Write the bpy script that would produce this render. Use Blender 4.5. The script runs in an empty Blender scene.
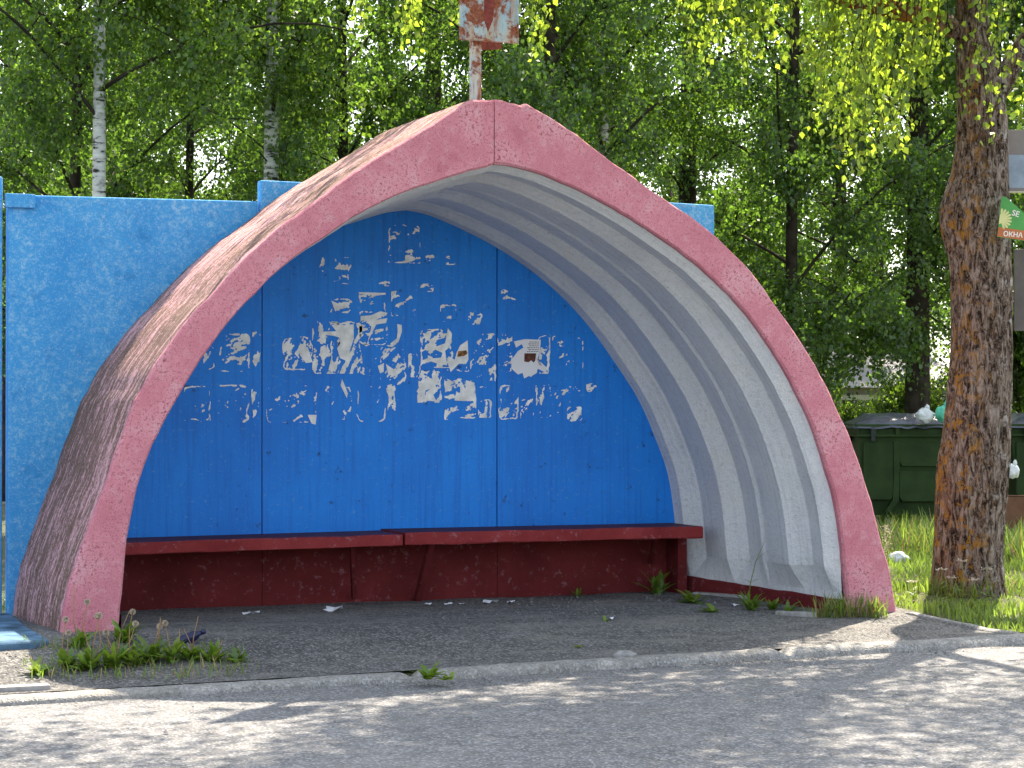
import bpy, bmesh, math, random
import numpy as np
from math import sin, cos, pi, radians, sqrt, atan, atan2, exp
from mathutils import Vector, Matrix

random.seed(7)
rng = np.random.default_rng(11)
scene = bpy.context.scene
COL = scene.collection

# ------------------------------------------------------------------ camera model
F = 2200.0
YAW = radians(23.0)
PIT = atan(16 / F)
CAM = (-5.245841520967224, -12.710332549378633, 1.5)
FW = (sin(YAW) * cos(PIT), cos(YAW) * cos(PIT), sin(PIT))
RT = (cos(YAW), -sin(YAW), 0.0)
UP = (-sin(YAW) * sin(PIT), -cos(YAW) * sin(PIT), cos(PIT))


def ray(px, py):
    a = (px - 512) / F
    b = -(py - 384) / F
    return [FW[i] + a * RT[i] + b * UP[i] for i in range(3)]


def at_y(px, py, Y):
    r = ray(px, py)
    t = (Y - CAM[1]) / r[1]
    return Vector((CAM[i] + t * r[i] for i in range(3)))


def at_z(px, py, Z):
    r = ray(px, py)
    t = (Z - CAM[2]) / r[2]
    return Vector((CAM[i] + t * r[i] for i in range(3)))


def at_d(px, py, d):
    r = ray(px, py)
    return Vector((CAM[i] + d * r[i] for i in range(3)))


def sst(a, b, x):
    t = min(1.0, max(0.0, (x - a) / (b - a)))
    return t * t * (3 - 2 * t)


def kerb_y(x):
    return -1.235 + 0.052 * max(-30, min(30, x)) * (1 if abs(x) < 6 else 6 / abs(x))


def g(x, y):
    """height of the pavement / verge"""
    k = kerb_y(x)
    if y < k:
        return 0.0
    t = sst(0, 1.35, y - k)
    xx = max(-3.5, min(3.5, x))
    return t * (0.108 - (0.015 - .013 * sst(0, 1.2, y)) * xx) * (1 if y < 3 else 1 - 0.5 * sst(3, 8, y))


def on_ground(px, py):
    z = 0.05
    for _ in range(12):
        p = at_z(px, py, z)
        z = g(p.x, p.y)
    return Vector((p.x, p.y, z))


# ------------------------------------------------------------------ value noise (numpy)
def _h(ix, iy, seed):
    n = (ix.astype(np.int64) * 374761393 + iy.astype(np.int64) * 668265263 + seed * 974711) & 0x7FFFFFFF
    n = ((n ^ (n >> 13)) * 1274126177) & 0x7FFFFFFF
    return ((n ^ (n >> 16)) & 0xFFFF) / 65535.0


def vnoise(x, y, seed=0):
    x = np.asarray(x, float); y = np.asarray(y, float)
    ix = np.floor(x); iy = np.floor(y)
    fx = x - ix; fy = y - iy
    fx = fx * fx * (3 - 2 * fx); fy = fy * fy * (3 - 2 * fy)
    a = _h(ix, iy, seed); b = _h(ix + 1, iy, seed); c = _h(ix, iy + 1, seed); d = _h(ix + 1, iy + 1, seed)
    return (a * (1 - fx) + b * fx) * (1 - fy) + (c * (1 - fx) + d * fx) * fy


def fnoise(x, y, seed=0, octs=3):
    s = 0; a = .5; t = 0
    for k in range(octs):
        s = s + a * vnoise(np.asarray(x) * 2 ** k, np.asarray(y) * 2 ** k, seed + k * 17)
        t += a; a *= .5
    return s / t


# ------------------------------------------------------------------ mesh helpers
class MB:
    def __init__(s):
        s.v = []; s.f = []; s.uv = {}; s.mi = []; s.sm = []

    def add(s, verts, faces, mi=0, smooth=False, uvs=None):
        o = len(s.v)
        s.v += [tuple(v) for v in verts]
        for k, f in enumerate(faces):
            if uvs is not None:
                s.uv[len(s.f)] = [uvs[i] for i in f]
            s.f.append(tuple(i + o for i in f)); s.mi.append(mi); s.sm.append(smooth)
        return s

    def box(s, lo, hi, mi=0, M=None, bev=0.0):
        x0, y0, z0 = lo; x1, y1, z1 = hi
        if bev <= 0:
            v = [Vector(p) for p in ((x0, y0, z0), (x1, y0, z0), (x1, y1, z0), (x0, y1, z0), (x0, y0, z1), (x1, y0, z1), (x1, y1, z1), (x0, y1, z1))]
            f = [(0, 3, 2, 1), (4, 5, 6, 7), (0, 1, 5, 4), (1, 2, 6, 5), (2, 3, 7, 6), (3, 0, 4, 7)]
        else:
            bm = bmesh.new()
            bmesh.ops.create_cube(bm, size=1)
            for q in bm.verts:
                q.co = Vector((x0 + (q.co.x + .5) * (x1 - x0), y0 + (q.co.y + .5) * (y1 - y0), z0 + (q.co.z + .5) * (z1 - z0)))
            bmesh.ops.bevel(bm, geom=list(bm.edges), offset=bev, segments=2, affect='EDGES', profile=.6)
            bm.verts.index_update()
            v = [q.co.copy() for q in bm.verts]; f = [[q.index for q in t.verts] for t in bm.faces]
            bm.free()
        if M is not None:
            v = [M @ p for p in v]
        return s.add(v, f, mi)

    def tube(s, pts, rads, n=8, mi=0, caps=True, smooth=True, uvl=False):
        pts = [Vector(p) for p in pts]
        rings = []
        ref = None
        uv = []
        L = 0
        for i, p in enumerate(pts):
            d = (pts[min(i + 1, len(pts) - 1)] - pts[max(i - 1, 0)]).normalized()
            if ref is None:
                ref = d.orthogonal().normalized()
            a = (ref - d * ref.dot(d)).normalized(); ref = a
            b = d.cross(a)
            if i: L += (p - pts[i - 1]).length
            r = rads[i] if hasattr(rads, '__len__') else rads
            for k in range(n):
                t = 2 * pi * k / n
                rings.append(p + a * (cos(t) * r) + b * (sin(t) * r))
                uv.append((k / n, L))
        f = []
        m = len(pts)
        for i in range(m - 1):
            for k in range(n):
                k2 = (k + 1) % n
                f.append((i * n + k, i * n + k2, (i + 1) * n + k2, (i + 1) * n + k))
        if caps:
            f.append(tuple(range(n - 1, -1, -1))); f.append(tuple((m - 1) * n + k for k in range(n)))
        return s.add(rings, f, mi, smooth)

    def prism(s, poly, y0, y1, mi=0, axis='y', M=None):
        n = len(poly)
        if axis == 'y':
            v = [Vector((p[0], y0, p[1])) for p in poly] + [Vector((p[0], y1, p[1])) for p in poly]
        elif axis == 'z':
            v = [Vector((p[0], p[1], y0)) for p in poly] + [Vector((p[0], p[1], y1)) for p in poly]
        else:
            v = [Vector((y0, p[0], p[1])) for p in poly] + [Vector((y1, p[0], p[1])) for p in poly]
        if M is not None: v = [M @ p for p in v]
        f = [tuple(range(n)), tuple(range(2 * n - 1, n - 1, -1))] + [(i, i + n, (i + 1) % n + n, (i + 1) % n) for i in range(n)]
        return s.add(v, f, mi)

    def blob(s, c, r, seed=0, amp=.25, freq=2.5, sub=3, mi=0, sq=1.0, flat=None):
        bm = bmesh.new()
        bmesh.ops.create_icosphere(bm, subdivisions=sub, radius=1)
        from mathutils import noise as mn
        vs = []
        for q in bm.verts:
            p = q.co.normalized()
            k = 1 + amp * (mn.fractal(p * freq + Vector((seed * 3.7, seed, 1.3)), 1.0, 2.0, 4))
            w = Vector((p.x * r[0], p.y * r[1], p.z * r[2])) * k
            if flat is not None and w.z < flat: w.z = flat + (w.z - flat) * .1
            vs.append(Vector(c) + w)
        bm.verts.index_update()
        fs = [[q.index for q in t.verts] for t in bm.faces]
        bm.free()
        return s.add(vs, fs, mi, True)

    def build(s, name, mats, parent=None, loc=None, fixn=False):
        if not isinstance(mats, (list, tuple)): mats = [mats]
        if parent is not None:
            off = Vector(parent['_w'])
        elif loc is not None:
            off = Vector(loc)
        else:
            a = np.array(s.v)
            off = Vector(((a[:, 0].min() + a[:, 0].max()) / 2, (a[:, 1].min() + a[:, 1].max()) / 2, a[:, 2].min()))
        me = bpy.data.meshes.new(name)
        me.from_pydata([Vector(p) - off for p in s.v], [], s.f)
        if s.uv:
            ul = me.uv_layers.new(name='UVMap')
            for p in me.polygons:
                u = s.uv.get(p.index)
                if u:
                    for li, q in zip(p.loop_indices, u): ul.data[li].uv = q
        for m in mats: me.materials.append(m)
        me.polygons.foreach_set('material_index', s.mi)
        me.polygons.foreach_set('use_smooth', s.sm)
        if fixn:
            bm = bmesh.new(); bm.from_mesh(me)
            bmesh.ops.recalc_face_normals(bm, faces=bm.faces)
            bm.to_mesh(me); bm.free()
        me.update()
        return link(name, me, parent, off)


def link(name, me, parent, off):
    o = bpy.data.objects.new(name, me)
    COL.objects.link(o)
    o['_w'] = [off[0], off[1], off[2]]
    if parent is not None:
        o.parent = parent
    else:
        o.location = off
    return o


def empty(name, loc, label, cat, group=None):
    o = bpy.data.objects.new(name, None)
    COL.objects.link(o)
    o.location = loc
    o['_w'] = list(loc)
    o.empty_display_size = .2
    return tag(o, label, cat, group)


def tag(o, label=None, cat=None, group=None, kind=None):
    if label: o['label'] = label
    if cat: o['category'] = cat
    if group: o['group'] = group
    if kind: o['kind'] = kind
    return o


def np_mesh(name, V, Q, mat, parent=None, loc=(0, 0, 0), smooth=False):
    """fast quad/tri mesh from numpy arrays"""
    V = np.asarray(V, np.float32); Q = np.asarray(Q, np.int32)
    off = Vector(parent['_w']) if parent is not None else Vector(loc)
    me = bpy.data.meshes.new(name)
    me.vertices.add(len(V)); me.vertices.foreach_set('co', (V - np.array(off, np.float32)).ravel())
    n = Q.shape[1]
    me.loops.add(Q.size); me.loops.foreach_set('vertex_index', Q.ravel())
    me.polygons.add(len(Q)); me.polygons.foreach_set('loop_start', np.arange(0, Q.size, n, dtype=np.int32))
    me.materials.append(mat)
    me.update(calc_edges=True); me.validate()
    if smooth: me.polygons.foreach_set('use_smooth', [True] * len(Q))
    return link(name, me, parent, off)


# ------------------------------------------------------------------ materials
class NT:
    def __init__(s, name):
        s.m = bpy.data.materials.new(name); s.m.use_nodes = True
        s.t = s.m.node_tree; s.n = s.t.nodes; s.n.clear()
        s.out = s.n.new('ShaderNodeOutputMaterial')
        s.tc = s.n.new('ShaderNodeTexCoord')

    def L(s, a, b): s.t.links.new(a, b)

    def node(s, typ, **kw):
        n = s.n.new(typ)
        for k, v in kw.items():
            if k in n.inputs.keys():
                if hasattr(v, 'is_output'): s.L(v, n.inputs[k])
                else: n.inputs[k].default_value = v
            else: setattr(n, k, v)
        return n

    def coord(s, kind='Object', scale=(1, 1, 1), rot=(0, 0, 0), loc=(0, 0, 0)):
        m = s.n.new('ShaderNodeMapping')
        m.inputs['Scale'].default_value = scale; m.inputs['Rotation'].default_value = rot; m.inputs['Location'].default_value = loc
        s.L(s.tc.outputs[kind], m.inputs['Vector'])
        return m.outputs['Vector']

    def noise(s, vec, scale, detail=4, rough=.55, dist=0):
        n = s.n.new('ShaderNodeTexNoise')
        n.inputs['Scale'].default_value = scale; n.inputs['Detail'].default_value = detail
        n.inputs['Roughness'].default_value = rough; n.inputs['Distortion'].default_value = dist
        s.L(vec, n.inputs['Vector'])
        return n.outputs['Fac']

    def ramp(s, fac, stops, interp='LINEAR'):
        r = s.n.new('ShaderNodeValToRGB'); r.color_ramp.interpolation = interp
        e = r.color_ramp.elements
        while len(e) < len(stops): e.new(.5)
        for q, (p, c) in zip(e, stops):
            q.position = p
            q.color = (c, c, c, 1) if not hasattr(c, '__len__') else (*c, 1)
        s.L(fac, r.inputs['Fac'])
        return r.outputs['Color']

    def mix(s, fac, a, b, mode='MIX'):
        m = s.n.new('ShaderNodeMix'); m.data_type = 'RGBA'; m.blend_type = mode
        for i, v in ((0, fac), (6, a), (7, b)):
            if hasattr(v, 'is_output'): s.L(v, m.inputs[i])
            else: m.inputs[i].default_value = v if i == 0 else ((*v, 1) if len(v) == 3 else v)
        return m.outputs[2]

    def math(s, op, a, b=0.0, clamp=False):
        m = s.n.new('ShaderNodeMath'); m.operation = op; m.use_clamp = clamp
        for i, v in ((0, a), (1, b)):
            if hasattr(v, 'is_output'): s.L(v, m.inputs[i])
            else: m.inputs[i].default_value = v
        return m.outputs[0]

    def bump(s, h, strength=.3, dist=.01, prev=None):
        b = s.n.new('ShaderNodeBump'); b.inputs['Strength'].default_value = strength; b.inputs['Distance'].default_value = dist
        s.L(h, b.inputs['Height'])
        if prev is not None: s.L(prev, b.inputs['Normal'])
        return b.outputs['Normal']

    def principled(s, col, rough=.85, normal=None, spec=.3, metal=0):
        p = s.n.new('ShaderNodeBsdfPrincipled')
        for k, v in (('Base Color', col), ('Roughness', rough), ('Specular IOR Level', spec), ('Metallic', metal)):
            if hasattr(v, 'is_output'): s.L(v, p.inputs[k])
            else: p.inputs[k].default_value = (*v, 1) if hasattr(v, '__len__') else v
        if normal is not None: s.L(normal, p.inputs['Normal'])
        s.L(p.outputs[0], s.out.inputs['Surface'])
        return s.m


def simple(name, col, rough=.7, spec=.3, var=.25, scale=8, bump=.1, metal=0):
    t = NT(name); v = t.coord()
    n = t.noise(v, scale, 5)
    c = t.ramp(n, [(.3, tuple(x * (1 - var) for x in col)), (.7, tuple(min(1, x * (1 + var)) for x in col))])
    f = t.noise(v, scale * 14, 3)
    return t.principled(c, rough, t.bump(f, bump, .004), spec, metal)


def m_pink():
    t = NT('pink_paint'); v = t.coord()
    a = t.noise(v, 3.5, 6, .65); b = t.noise(v, 45, 5, .7); c = t.noise(v, 130, 3, .6); d = t.noise(v, 14, 5, .7)
    base = t.ramp(a, [(.3, (.52, .17, .215)), (.52, (.62, .245, .29)), (.72, (.68, .35, .39))])
    # worn-through red undercoat and pale scuffs
    chips = t.math('MULTIPLY', t.ramp(b, [(.53, 0), (.62, 1)]), t.ramp(a, [(.42, .1), (.60, .8)]))
    base = t.mix(chips, base, (.27, .035, .05))
    flake = t.math('MULTIPLY', t.ramp(t.noise(v, 6.5, 8, .82), [(.60, 0), (.64, .75)]), t.ramp(t.noise(v, 1.3, 3), [(.45, 0), (.6, 1)]))
    base = t.mix(flake, base, (.34, .06, .075))
    pale = t.math('MULTIPLY', t.ramp(d, [(.55, 0), (.72, .7)]), t.ramp(c, [(.4, .2), (.65, 1)]))
    base = t.mix(pale, base, (.66, .42, .45))
    pit = t.ramp(c, [(.58, 0), (.66, .8)])
    base = t.mix(pit, base, (.12, .03, .035))
    nb = t.bump(c, .5, .006); nb = t.bump(b, .4, .012, nb)
    return t.principled(base, .88, nb, .25)


def m_roof():
    """pink paint streaked with dark grime that ran down along the arch; UV = (length along the arch, depth) in metres"""
    t = NT('grimy_pink_paint')
    v = t.coord('UV', (1.9, 10, 1)); v2 = t.coord('UV', (7, 34, 1)); v3 = t.coord('UV', (.45, .9, 1)); o = t.coord()
    a = t.noise(v, 1.6, 6, .68, .5); b = t.noise(v2, 1.4, 5, .7, .4); c = t.noise(v3, 1.0, 4, .6)
    s = t.math('ADD', t.math('MULTIPLY', a, .62), t.math('MULTIPLY', b, .38))
    s = t.math('ADD', s, t.math('MULTIPLY', t.math('SUBTRACT', c, .5), .45))
    s = t.math('ADD', s, t.math('MULTIPLY', t.math('SUBTRACT', t.noise(o, 48, 5, .75), .5), .55))
    k = t.ramp(s, [(.435, 0), (.48, .6), (.53, 1)])
    fine = t.noise(o, 70, 4, .7)
    pink = t.ramp(fine, [(.3, (.55, .26, .275)), (.7, (.74, .46, .46))])
    grime = t.ramp(fine, [(.3, (.095, .050, .034)), (.7, (.27, .17, .13))])
    col = t.mix(k, pink, grime)
    # pale cream streaks along the arch
    w = t.ramp(t.noise(t.coord('UV', (.4, 16, 1), loc=(3, 7, 0)), 1.3, 5, .65), [(.60, 0), (.68, .8)])
    col = t.mix(w, col, (.47, .38, .34))
    return t.principled(col, .92, t.bump(t.noise(o, 60, 5, .7), .6, .012), .2)


def m_lime():
    t = NT('limewashed_concrete'); v = t.coord()
    a = t.noise(v, 2.2, 6, .65); b = t.noise(v, 34, 7, .75); c = t.noise(v, 150, 3, .6)
    u = t.noise(t.coord('UV', (.5, 22, 1)), 1.5, 5, .7)
    col = t.ramp(a, [(.3, (.70, .72, .75)), (.55, (.80, .81, .82)), (.8, (.82, .80, .75))])
    col = t.mix(t.ramp(b, [(.53, 0), (.68, .5)]), col, (.44, .44, .44))
    col = t.mix(t.ramp(u, [(.50, 0), (.68, .35)]), col, (.40, .40, .42))
    col = t.mix(t.ramp(c, [(.59, 0), (.68, .5)]), col, (.26, .26, .27))
    nb = t.bump(c, .45, .006); nb = t.bump(b, .9, .02, nb)
    return t.principled(col, .92, nb, .2)


def m_blue_in():
    t = NT('blue_paint'); v = t.coord()
    a = t.noise(v, 1.6, 5, .6); b = t.noise(v, 30, 6, .75); c = t.noise(v, 110, 3)
    st = t.noise(t.coord(scale=(28, 28, 1.2)), 1.5, 4, .6)
    col = t.ramp(a, [(.3, (.003, .165, .62)), (.7, (.004, .225, .76))])
    col = t.mix(t.ramp(st, [(.48, 0), (.68, .55)]), col, (.004, .125, .52))
    col = t.mix(t.ramp(b, [(.585, 0), (.66, .5)]), col, (.14, .34, .58))
    col = t.mix(t.ramp(t.noise(v, 9, 6, .8), [(.625, 0), (.655, .8)]), col, (.01, .03, .09))
    return t.principled(col, .55, t.bump(b, .25, .006, t.bump(c, .2, .003)), .35)


def m_blue_out():
    t = NT('weathered_blue_paint'); v = t.coord()
    a = t.noise(v, 1.9, 6, .65); b = t.noise(v, 26, 8, .82, .3); c = t.noise(v, 90, 4, .7)
    col = t.ramp(a, [(.3, (.036, .285, .67)), (.7, (.08, .385, .76))])
    w = t.math('MULTIPLY', t.ramp(b, [(.50, 0), (.62, .9)]), t.ramp(a, [(.40, .2), (.60, 1)]))
    col = t.mix(w, col, (.34, .60, .80))
    col = t.mix(t.ramp(c, [(.55, 0), (.66, .55)]), col, (.46, .62, .76))
    col = t.mix(t.ramp(t.noise(v, 6, 6, .8), [(.56, 0), (.68, .5)]), col, (.02, .18, .48))
    return t.principled(col, .8, t.bump(c, .5, .008, t.bump(b, .3, .01)), .25)


def m_maroon(name, lo, hi, pale=.35, rough=.6):
    t = NT(name); v = t.coord()
    a = t.noise(v, 3, 6, .65); b = t.noise(v, 18, 7, .8); c = t.noise(v, 60, 4)
    col = t.ramp(a, [(.3, lo), (.7, hi)])
    col = t.mix(t.ramp(b, [(.57, 0), (.66, pale)]), col, (.34, .20, .22))
    col = t.mix(t.ramp(c, [(.64, 0), (.74, .5)]), col, (.03, .01, .01))
    return t.principled(col, rough, t.bump(c, .3, .005, t.bump(b, .3, .008)), .14)


def m_asphalt(name, lo, hi, sc=1.0, stone=.5, bump=.8, dust=0):
    t = NT(name); v = t.coord()
    a = t.noise(v, .7 * sc, 6, .62); b = t.noise(v, 9, 6, .7); 
    vo = t.node('ShaderNodeTexVoronoi', Scale=85.0); t.L(v, vo.inputs['Vector'])
    vo2 = t.node('ShaderNodeTexVoronoi', Scale=33.0); t.L(v, vo2.inputs['Vector'])
    col = t.ramp(a, [(.3, lo), (.7, hi)])
    col = t.mix(t.ramp(b, [(.35, .55), (.6, 0)]), col, tuple(x * .45 for x in lo))
    sp = t.node('ShaderNodeSeparateColor'); t.L(vo.outputs['Color'], sp.inputs[0])
    k = t.math('MULTIPLY', t.ramp(sp.outputs[0], [(.62, 0), (.95, 1)]), stone)
    col = t.mix(k, col, tuple(min(.6, x * 2.6 + .06) for x in hi))
    if dust:
        du = t.noise(t.coord(scale=(.7, 2.2, 1)), 1.7, 6, .68)
        col = t.mix(t.math('MULTIPLY', t.ramp(du, [(.50, 0), (.68, 1)]), dust), col, (.24, .225, .20))
    k2 = t.math('MULTIPLY', t.ramp(sp.outputs[1], [(.7, 0), (.95, 1)]), stone)
    col = t.mix(k2, col, tuple(x * .3 for x in lo))
    nb = t.bump(vo.outputs['Distance'], bump, .008); nb = t.bump(b, .5, .02, nb); 
    return t.principled(col, .92, nb, .25)


def m_leaf(name, dif, tra, var=.35, mixf=.5, gloss=.05):
    t = NT(name)
    geo = t.node('ShaderNodeNewGeometry')
    r = geo.outputs['Random Per Island']
    oi = t.node('ShaderNodeObjectInfo')
    h = t.node('ShaderNodeHueSaturation')
    h.inputs['Hue'].default_value = .5
    val = t.math('ADD', t.math('MULTIPLY', r, 2 * var), 1 - var)
    t.L(val, h.inputs['Value'])
    t.L(t.math('ADD', t.math('MULTIPLY', t.math('FRACT', t.math('MULTIPLY', r, 7.31)), .05), .475), h.inputs['Hue'])
    c1 = t.mix(t.math('FRACT', t.math('MULTIPLY', r, 13.7)), dif, tuple(x * y for x, y in zip(dif, (1.5, 1.15, .8))))
    t.L(c1, h.inputs['Color'])
    d = t.node('ShaderNodeBsdfDiffuse'); t.L(h.outputs[0], d.inputs['Color'])
    h2 = t.node('ShaderNodeHueSaturation'); h2.inputs['Color'].default_value = (*tra, 1); t.L(val, h2.inputs['Value'])
    tr = t.node('ShaderNodeBsdfTranslucent'); t.L(h2.outputs[0], tr.inputs['Color'])
    gl = t.node('ShaderNodeBsdfGlossy'); gl.inputs['Roughness'].default_value = .45; gl.inputs['Color'].default_value = (.8, .85, .8, 1)
    m1 = t.node('ShaderNodeMixShader'); m1.inputs[0].default_value = mixf
    t.L(d.outputs[0], m1.inputs[1]); t.L(tr.outputs[0], m1.inputs[2])
    m2 = t.node('ShaderNodeMixShader'); m2.inputs[0].default_value = gloss
    t.L(m1.outputs[0], m2.inputs[1]); t.L(gl.outputs[0], m2.inputs[2])
    t.L(m2.outputs[0], t.out.inputs['Surface'])
    return t.m


def m_bark_near():
    """old birch bark: dark vertical fissures, grey-brown plates, orange lichen on the left, white remnants"""
    t = NT('lichen_covered_bark'); v = t.coord()
    vs = t.coord(scale=(1, 1, .30))
    a = t.noise(vs, 27, 8, .74, .9); b = t.noise(v, 46, 6, .75); p = t.noise(v, 5, 5, .6); q = t.noise(v, 11, 7, .72, .3)
    col = t.ramp(a, [(.40, (.014, .010, .009)), (.47, (.09, .055, .036)), (.54, (.27, .205, .165)), (.66, (.48, .41, .36))])
    col = t.mix(t.ramp(b, [(.53, 0), (.66, .6)]), col, (.47, .41, .37))
    xyz = t.node('ShaderNodeSeparateXYZ'); t.L(t.tc.outputs['Object'], xyz.inputs[0])
    side = t.math('ADD', t.math('MULTIPLY', xyz.outputs[0], -1.9), t.math('MULTIPLY', xyz.outputs[1], -.3))
    red = t.math('MULTIPLY', t.ramp(t.math('ADD', side, t.math('MULTIPLY', p, .5)), [(.68, 0), (.92, .85)]), t.ramp(a, [(.38, .25), (.5, 1)]))
    col = t.mix(red, col, (.22, .075, .03))
    li = t.math('MULTIPLY', t.ramp(q, [(.525, 0), (.58, .9)]), t.ramp(t.math('ADD', side, p), [(.50, .05), (.95, .9)]))
    col = t.mix(li, col, (.46, .22, .025))
    wh = t.math('MULTIPLY', t.ramp(t.noise(v, 9, 6, .7), [(.56, 0), (.62, 1)]), t.ramp(t.math('SUBTRACT', p, side), [(.45, 0), (.75, .9)]))
    col = t.mix(wh, col, (.60, .56, .53))
    nb = t.bump(a, 1.0, .05); nb = t.bump(b, .6, .012, nb)
    return t.principled(col, .93, nb, .15)


def m_birch():
    t = NT('white_birch_bark'); v = t.coord()
    a = t.noise(t.coord(scale=(1, 1, 4)), 5, 5, .65); b = t.noise(v, 3, 5, .7)
    col = t.ramp(a, [(.38, (.03, .028, .026)), (.45, (.52, .50, .47)), (.7, (.74, .72, .68))])
    col = t.mix(t.ramp(b, [(.55, 0), (.66, .9)]), col, (.09, .075, .06))
    return t.principled(col, .8, t.bump(a, .4, .01), .2)


def m_rust():
    t = NT('rusty_painted_metal'); v = t.coord()
    a = t.noise(v, 9, 7, .72, .3); b = t.noise(t.coord(scale=(5, 5, .9)), 3.2, 6, .7); c = t.noise(v, 60, 4)
    base = t.ramp(t.noise(v, 4, 4), [(.4, (.50, .50, .44)), (.62, (.26, .44, .54))])
    ru = t.ramp(c, [(.3, (.12, .028, .015)), (.7, (.33, .10, .04))])
    k = t.math('MAXIMUM', t.ramp(a, [(.49, 0), (.56, 1)]), t.ramp(b, [(.52, 0), (.62, .9)]))
    st = t.ramp(t.noise(t.coord(scale=(6, 6, .7), loc=(2, 0, 0)), 4, 5, .6), [(.42, 0), (.62, .75)])
    col = t.mix(st, base, (.42, .27, .15))
    col = t.mix(k, col, ru)
    return t.principled(col, .7, t.bump(a, .4, .006), .3)


M = {}
M['pink'] = m_pink(); M['roof'] = m_roof(); M['lime'] = m_lime()
M['blue_in'] = m_blue_in(); M['blue_out'] = m_blue_out()
M['maroon'] = m_maroon('maroon_paint', (.10, .013, .014), (.165, .024, .026), .5, .8)
M['bench'] = m_maroon('dark_red_paint', (.185, .022, .024), (.28, .042, .042), .6, .8)
M['bench_top'] = m_maroon('worn_dark_paint', (.05, .018, .03), (.10, .03, .045), .2)
M['pave'] = m_asphalt('crumbled_asphalt', (.085, .083, .082), (.165, .16, .152), 1.2, .45, .8, .75)
M['road'] = m_asphalt('grey_road_asphalt', (.155, .155, .157), (.225, .22, .218), .8, .4, .6, .3)
M['kerb'] = m_asphalt('kerb_concrete', (.24, .235, .22), (.40, .38, .35), 4, .35, .8, .5)
M['soil'] = m_asphalt('grassy_soil', (.06, .065, .025), (.11, .12, .04), 2, .2, .8)
M['stone'] = simple('stone', (.30, .29, .28), .9, .2, .3, 20, .5)
M['paper'] = simple('torn_paper', (.74, .74, .72), .8, .2, .2, 18, .1)
M['notice'] = simple('white_paper', (.72, .72, .76), .8, .2, .04, 6, .05)
M['ink'] = simple('printed_ink', (.12, .10, .10), .8, .2, .3, 60, 0)
M['photo'] = simple('printed_photo', (.10, .03, .02), .6, .3, .9, 40, 0)
M['photo2'] = simple('faded_printed_photo', (.25, .11, .03), .6, .3, .9, 40, 0)
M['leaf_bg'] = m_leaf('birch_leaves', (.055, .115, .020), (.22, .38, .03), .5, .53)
M['leaf_dark'] = m_leaf('dark_green_leaves', (.038, .088, .020), (.165, .31, .03), .5, .52)  # darker green leaves of the dark-barked trees
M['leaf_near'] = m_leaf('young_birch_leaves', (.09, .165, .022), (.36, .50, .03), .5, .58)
M['weed'] = m_leaf('weed_leaves', (.11, .20, .03), (.28, .42, .035), .3, .45)
M['grass'] = m_leaf('grass_blades', (.10, .17, .03), (.27, .40, .05), .4, .45)
M['dry'] = m_leaf('dry_stalks', (.30, .24, .12), (.30, .24, .1), .25, .4)
M['fluff'] = m_leaf('seed_fluff', (.55, .53, .48), (.4, .4, .36), .1, .4)
M['bark'] = m_bark_near(); M['birch'] = m_birch()
M['dark_bark'] = simple('dark_bark', (.045, .036, .028), .95, .1, .5, 9, .8)
M['rust'] = m_rust()
M['bin'] = simple('green_plastic', (.022, .045, .010), .6, .2, .3, 5, .1)
M['bin_dark'] = simple('dark_plastic', (.012, .016, .015), .5, .4, .3, 5, .1)
M['lid'] = simple('crumpled_black_plastic_sheen', (.06, .068, .09), .3, .6, .3, 6, .2)  # black plastic with a bluish sky sheen put into its base colour
M['bag_white'] = simple('white_plastic_bag', (.70, .72, .72), .4, .4, .08, 10, .3)
M['bag_green'] = simple('mint_plastic_bag', (.12, .55, .38), .35, .4, .15, 10, .3)
M['card'] = simple('brown_cardboard', (.17, .085, .05), .85, .2, .2, 8, .2)
M['dark_blue'] = simple('dark_blue_plastic', (.012, .016, .06), .35, .5, .2, 8, .1)
M['grey_board'] = simple('grey_board', (.23, .21, .205), .7, .3, .15, 7, .1)
M['blue_board'] = simple('pale_blue_sheet', (.25, .31, .40), .4, .4, .25, 9, .1)
M['cream'] = simple('cream_strip', (.55, .5, .38), .7, .3, .1, 9, .1)
M['step'] = simple('dusty_shaded_blue_paint', (.09, .17, .26), .9, .15, .6, 7, .4)  # dusty blue, albedo also lowered to stand in for shade
M['sign_green'] = simple('green_sign_print', (.075, .30, .07), .5, .3, .2, 5, .05)
M['sign_orange'] = simple('orange_sign_print', (.42, .14, .05), .5, .3, .2, 5, .05)
M['sign_white'] = simple('white_sign_print', (.75, .75, .68), .5, .3, .08, 8, .05)
M['sign_yellow'] = simple('pale_yellow_sign_print', (.62, .62, .28), .5, .3, .1, 8, .05)
M['wall_far'] = simple('pale_house_wall', (.42, .40, .36), .9, .2, .1, 2, .2)
M['roof_far'] = simple('grey_house_roof', (.30, .29, .29), .8, .3, .15, 4, .2)
M['glass'] = simple('dark_window_glass', (.03, .035, .04), .1, .5, .2, 4, 0)

# ================================================================== GROUND
def sheet(name, xs, vs, zf, mat, label=None, kind='structure', xlim=None):
    V = []; Q = []
    for v in vs:
        for x in xs:
            y = kerb_y(x) + v
            V.append((x, y, zf(x, y, v)))
    n = len(xs)
    for j in range(len(vs) - 1):
        for i in range(n - 1):
            Q.append((j * n + i, j * n + i + 1, (j + 1) * n + i + 1, (j + 1) * n + i))
    o = np_mesh(name, V, Q, mat, smooth=True)
    return tag(o, label, None, None, kind)


def nz(x, y, f, seed=0):
    return float(fnoise(x * f, y * f, seed)) - .5


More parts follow.
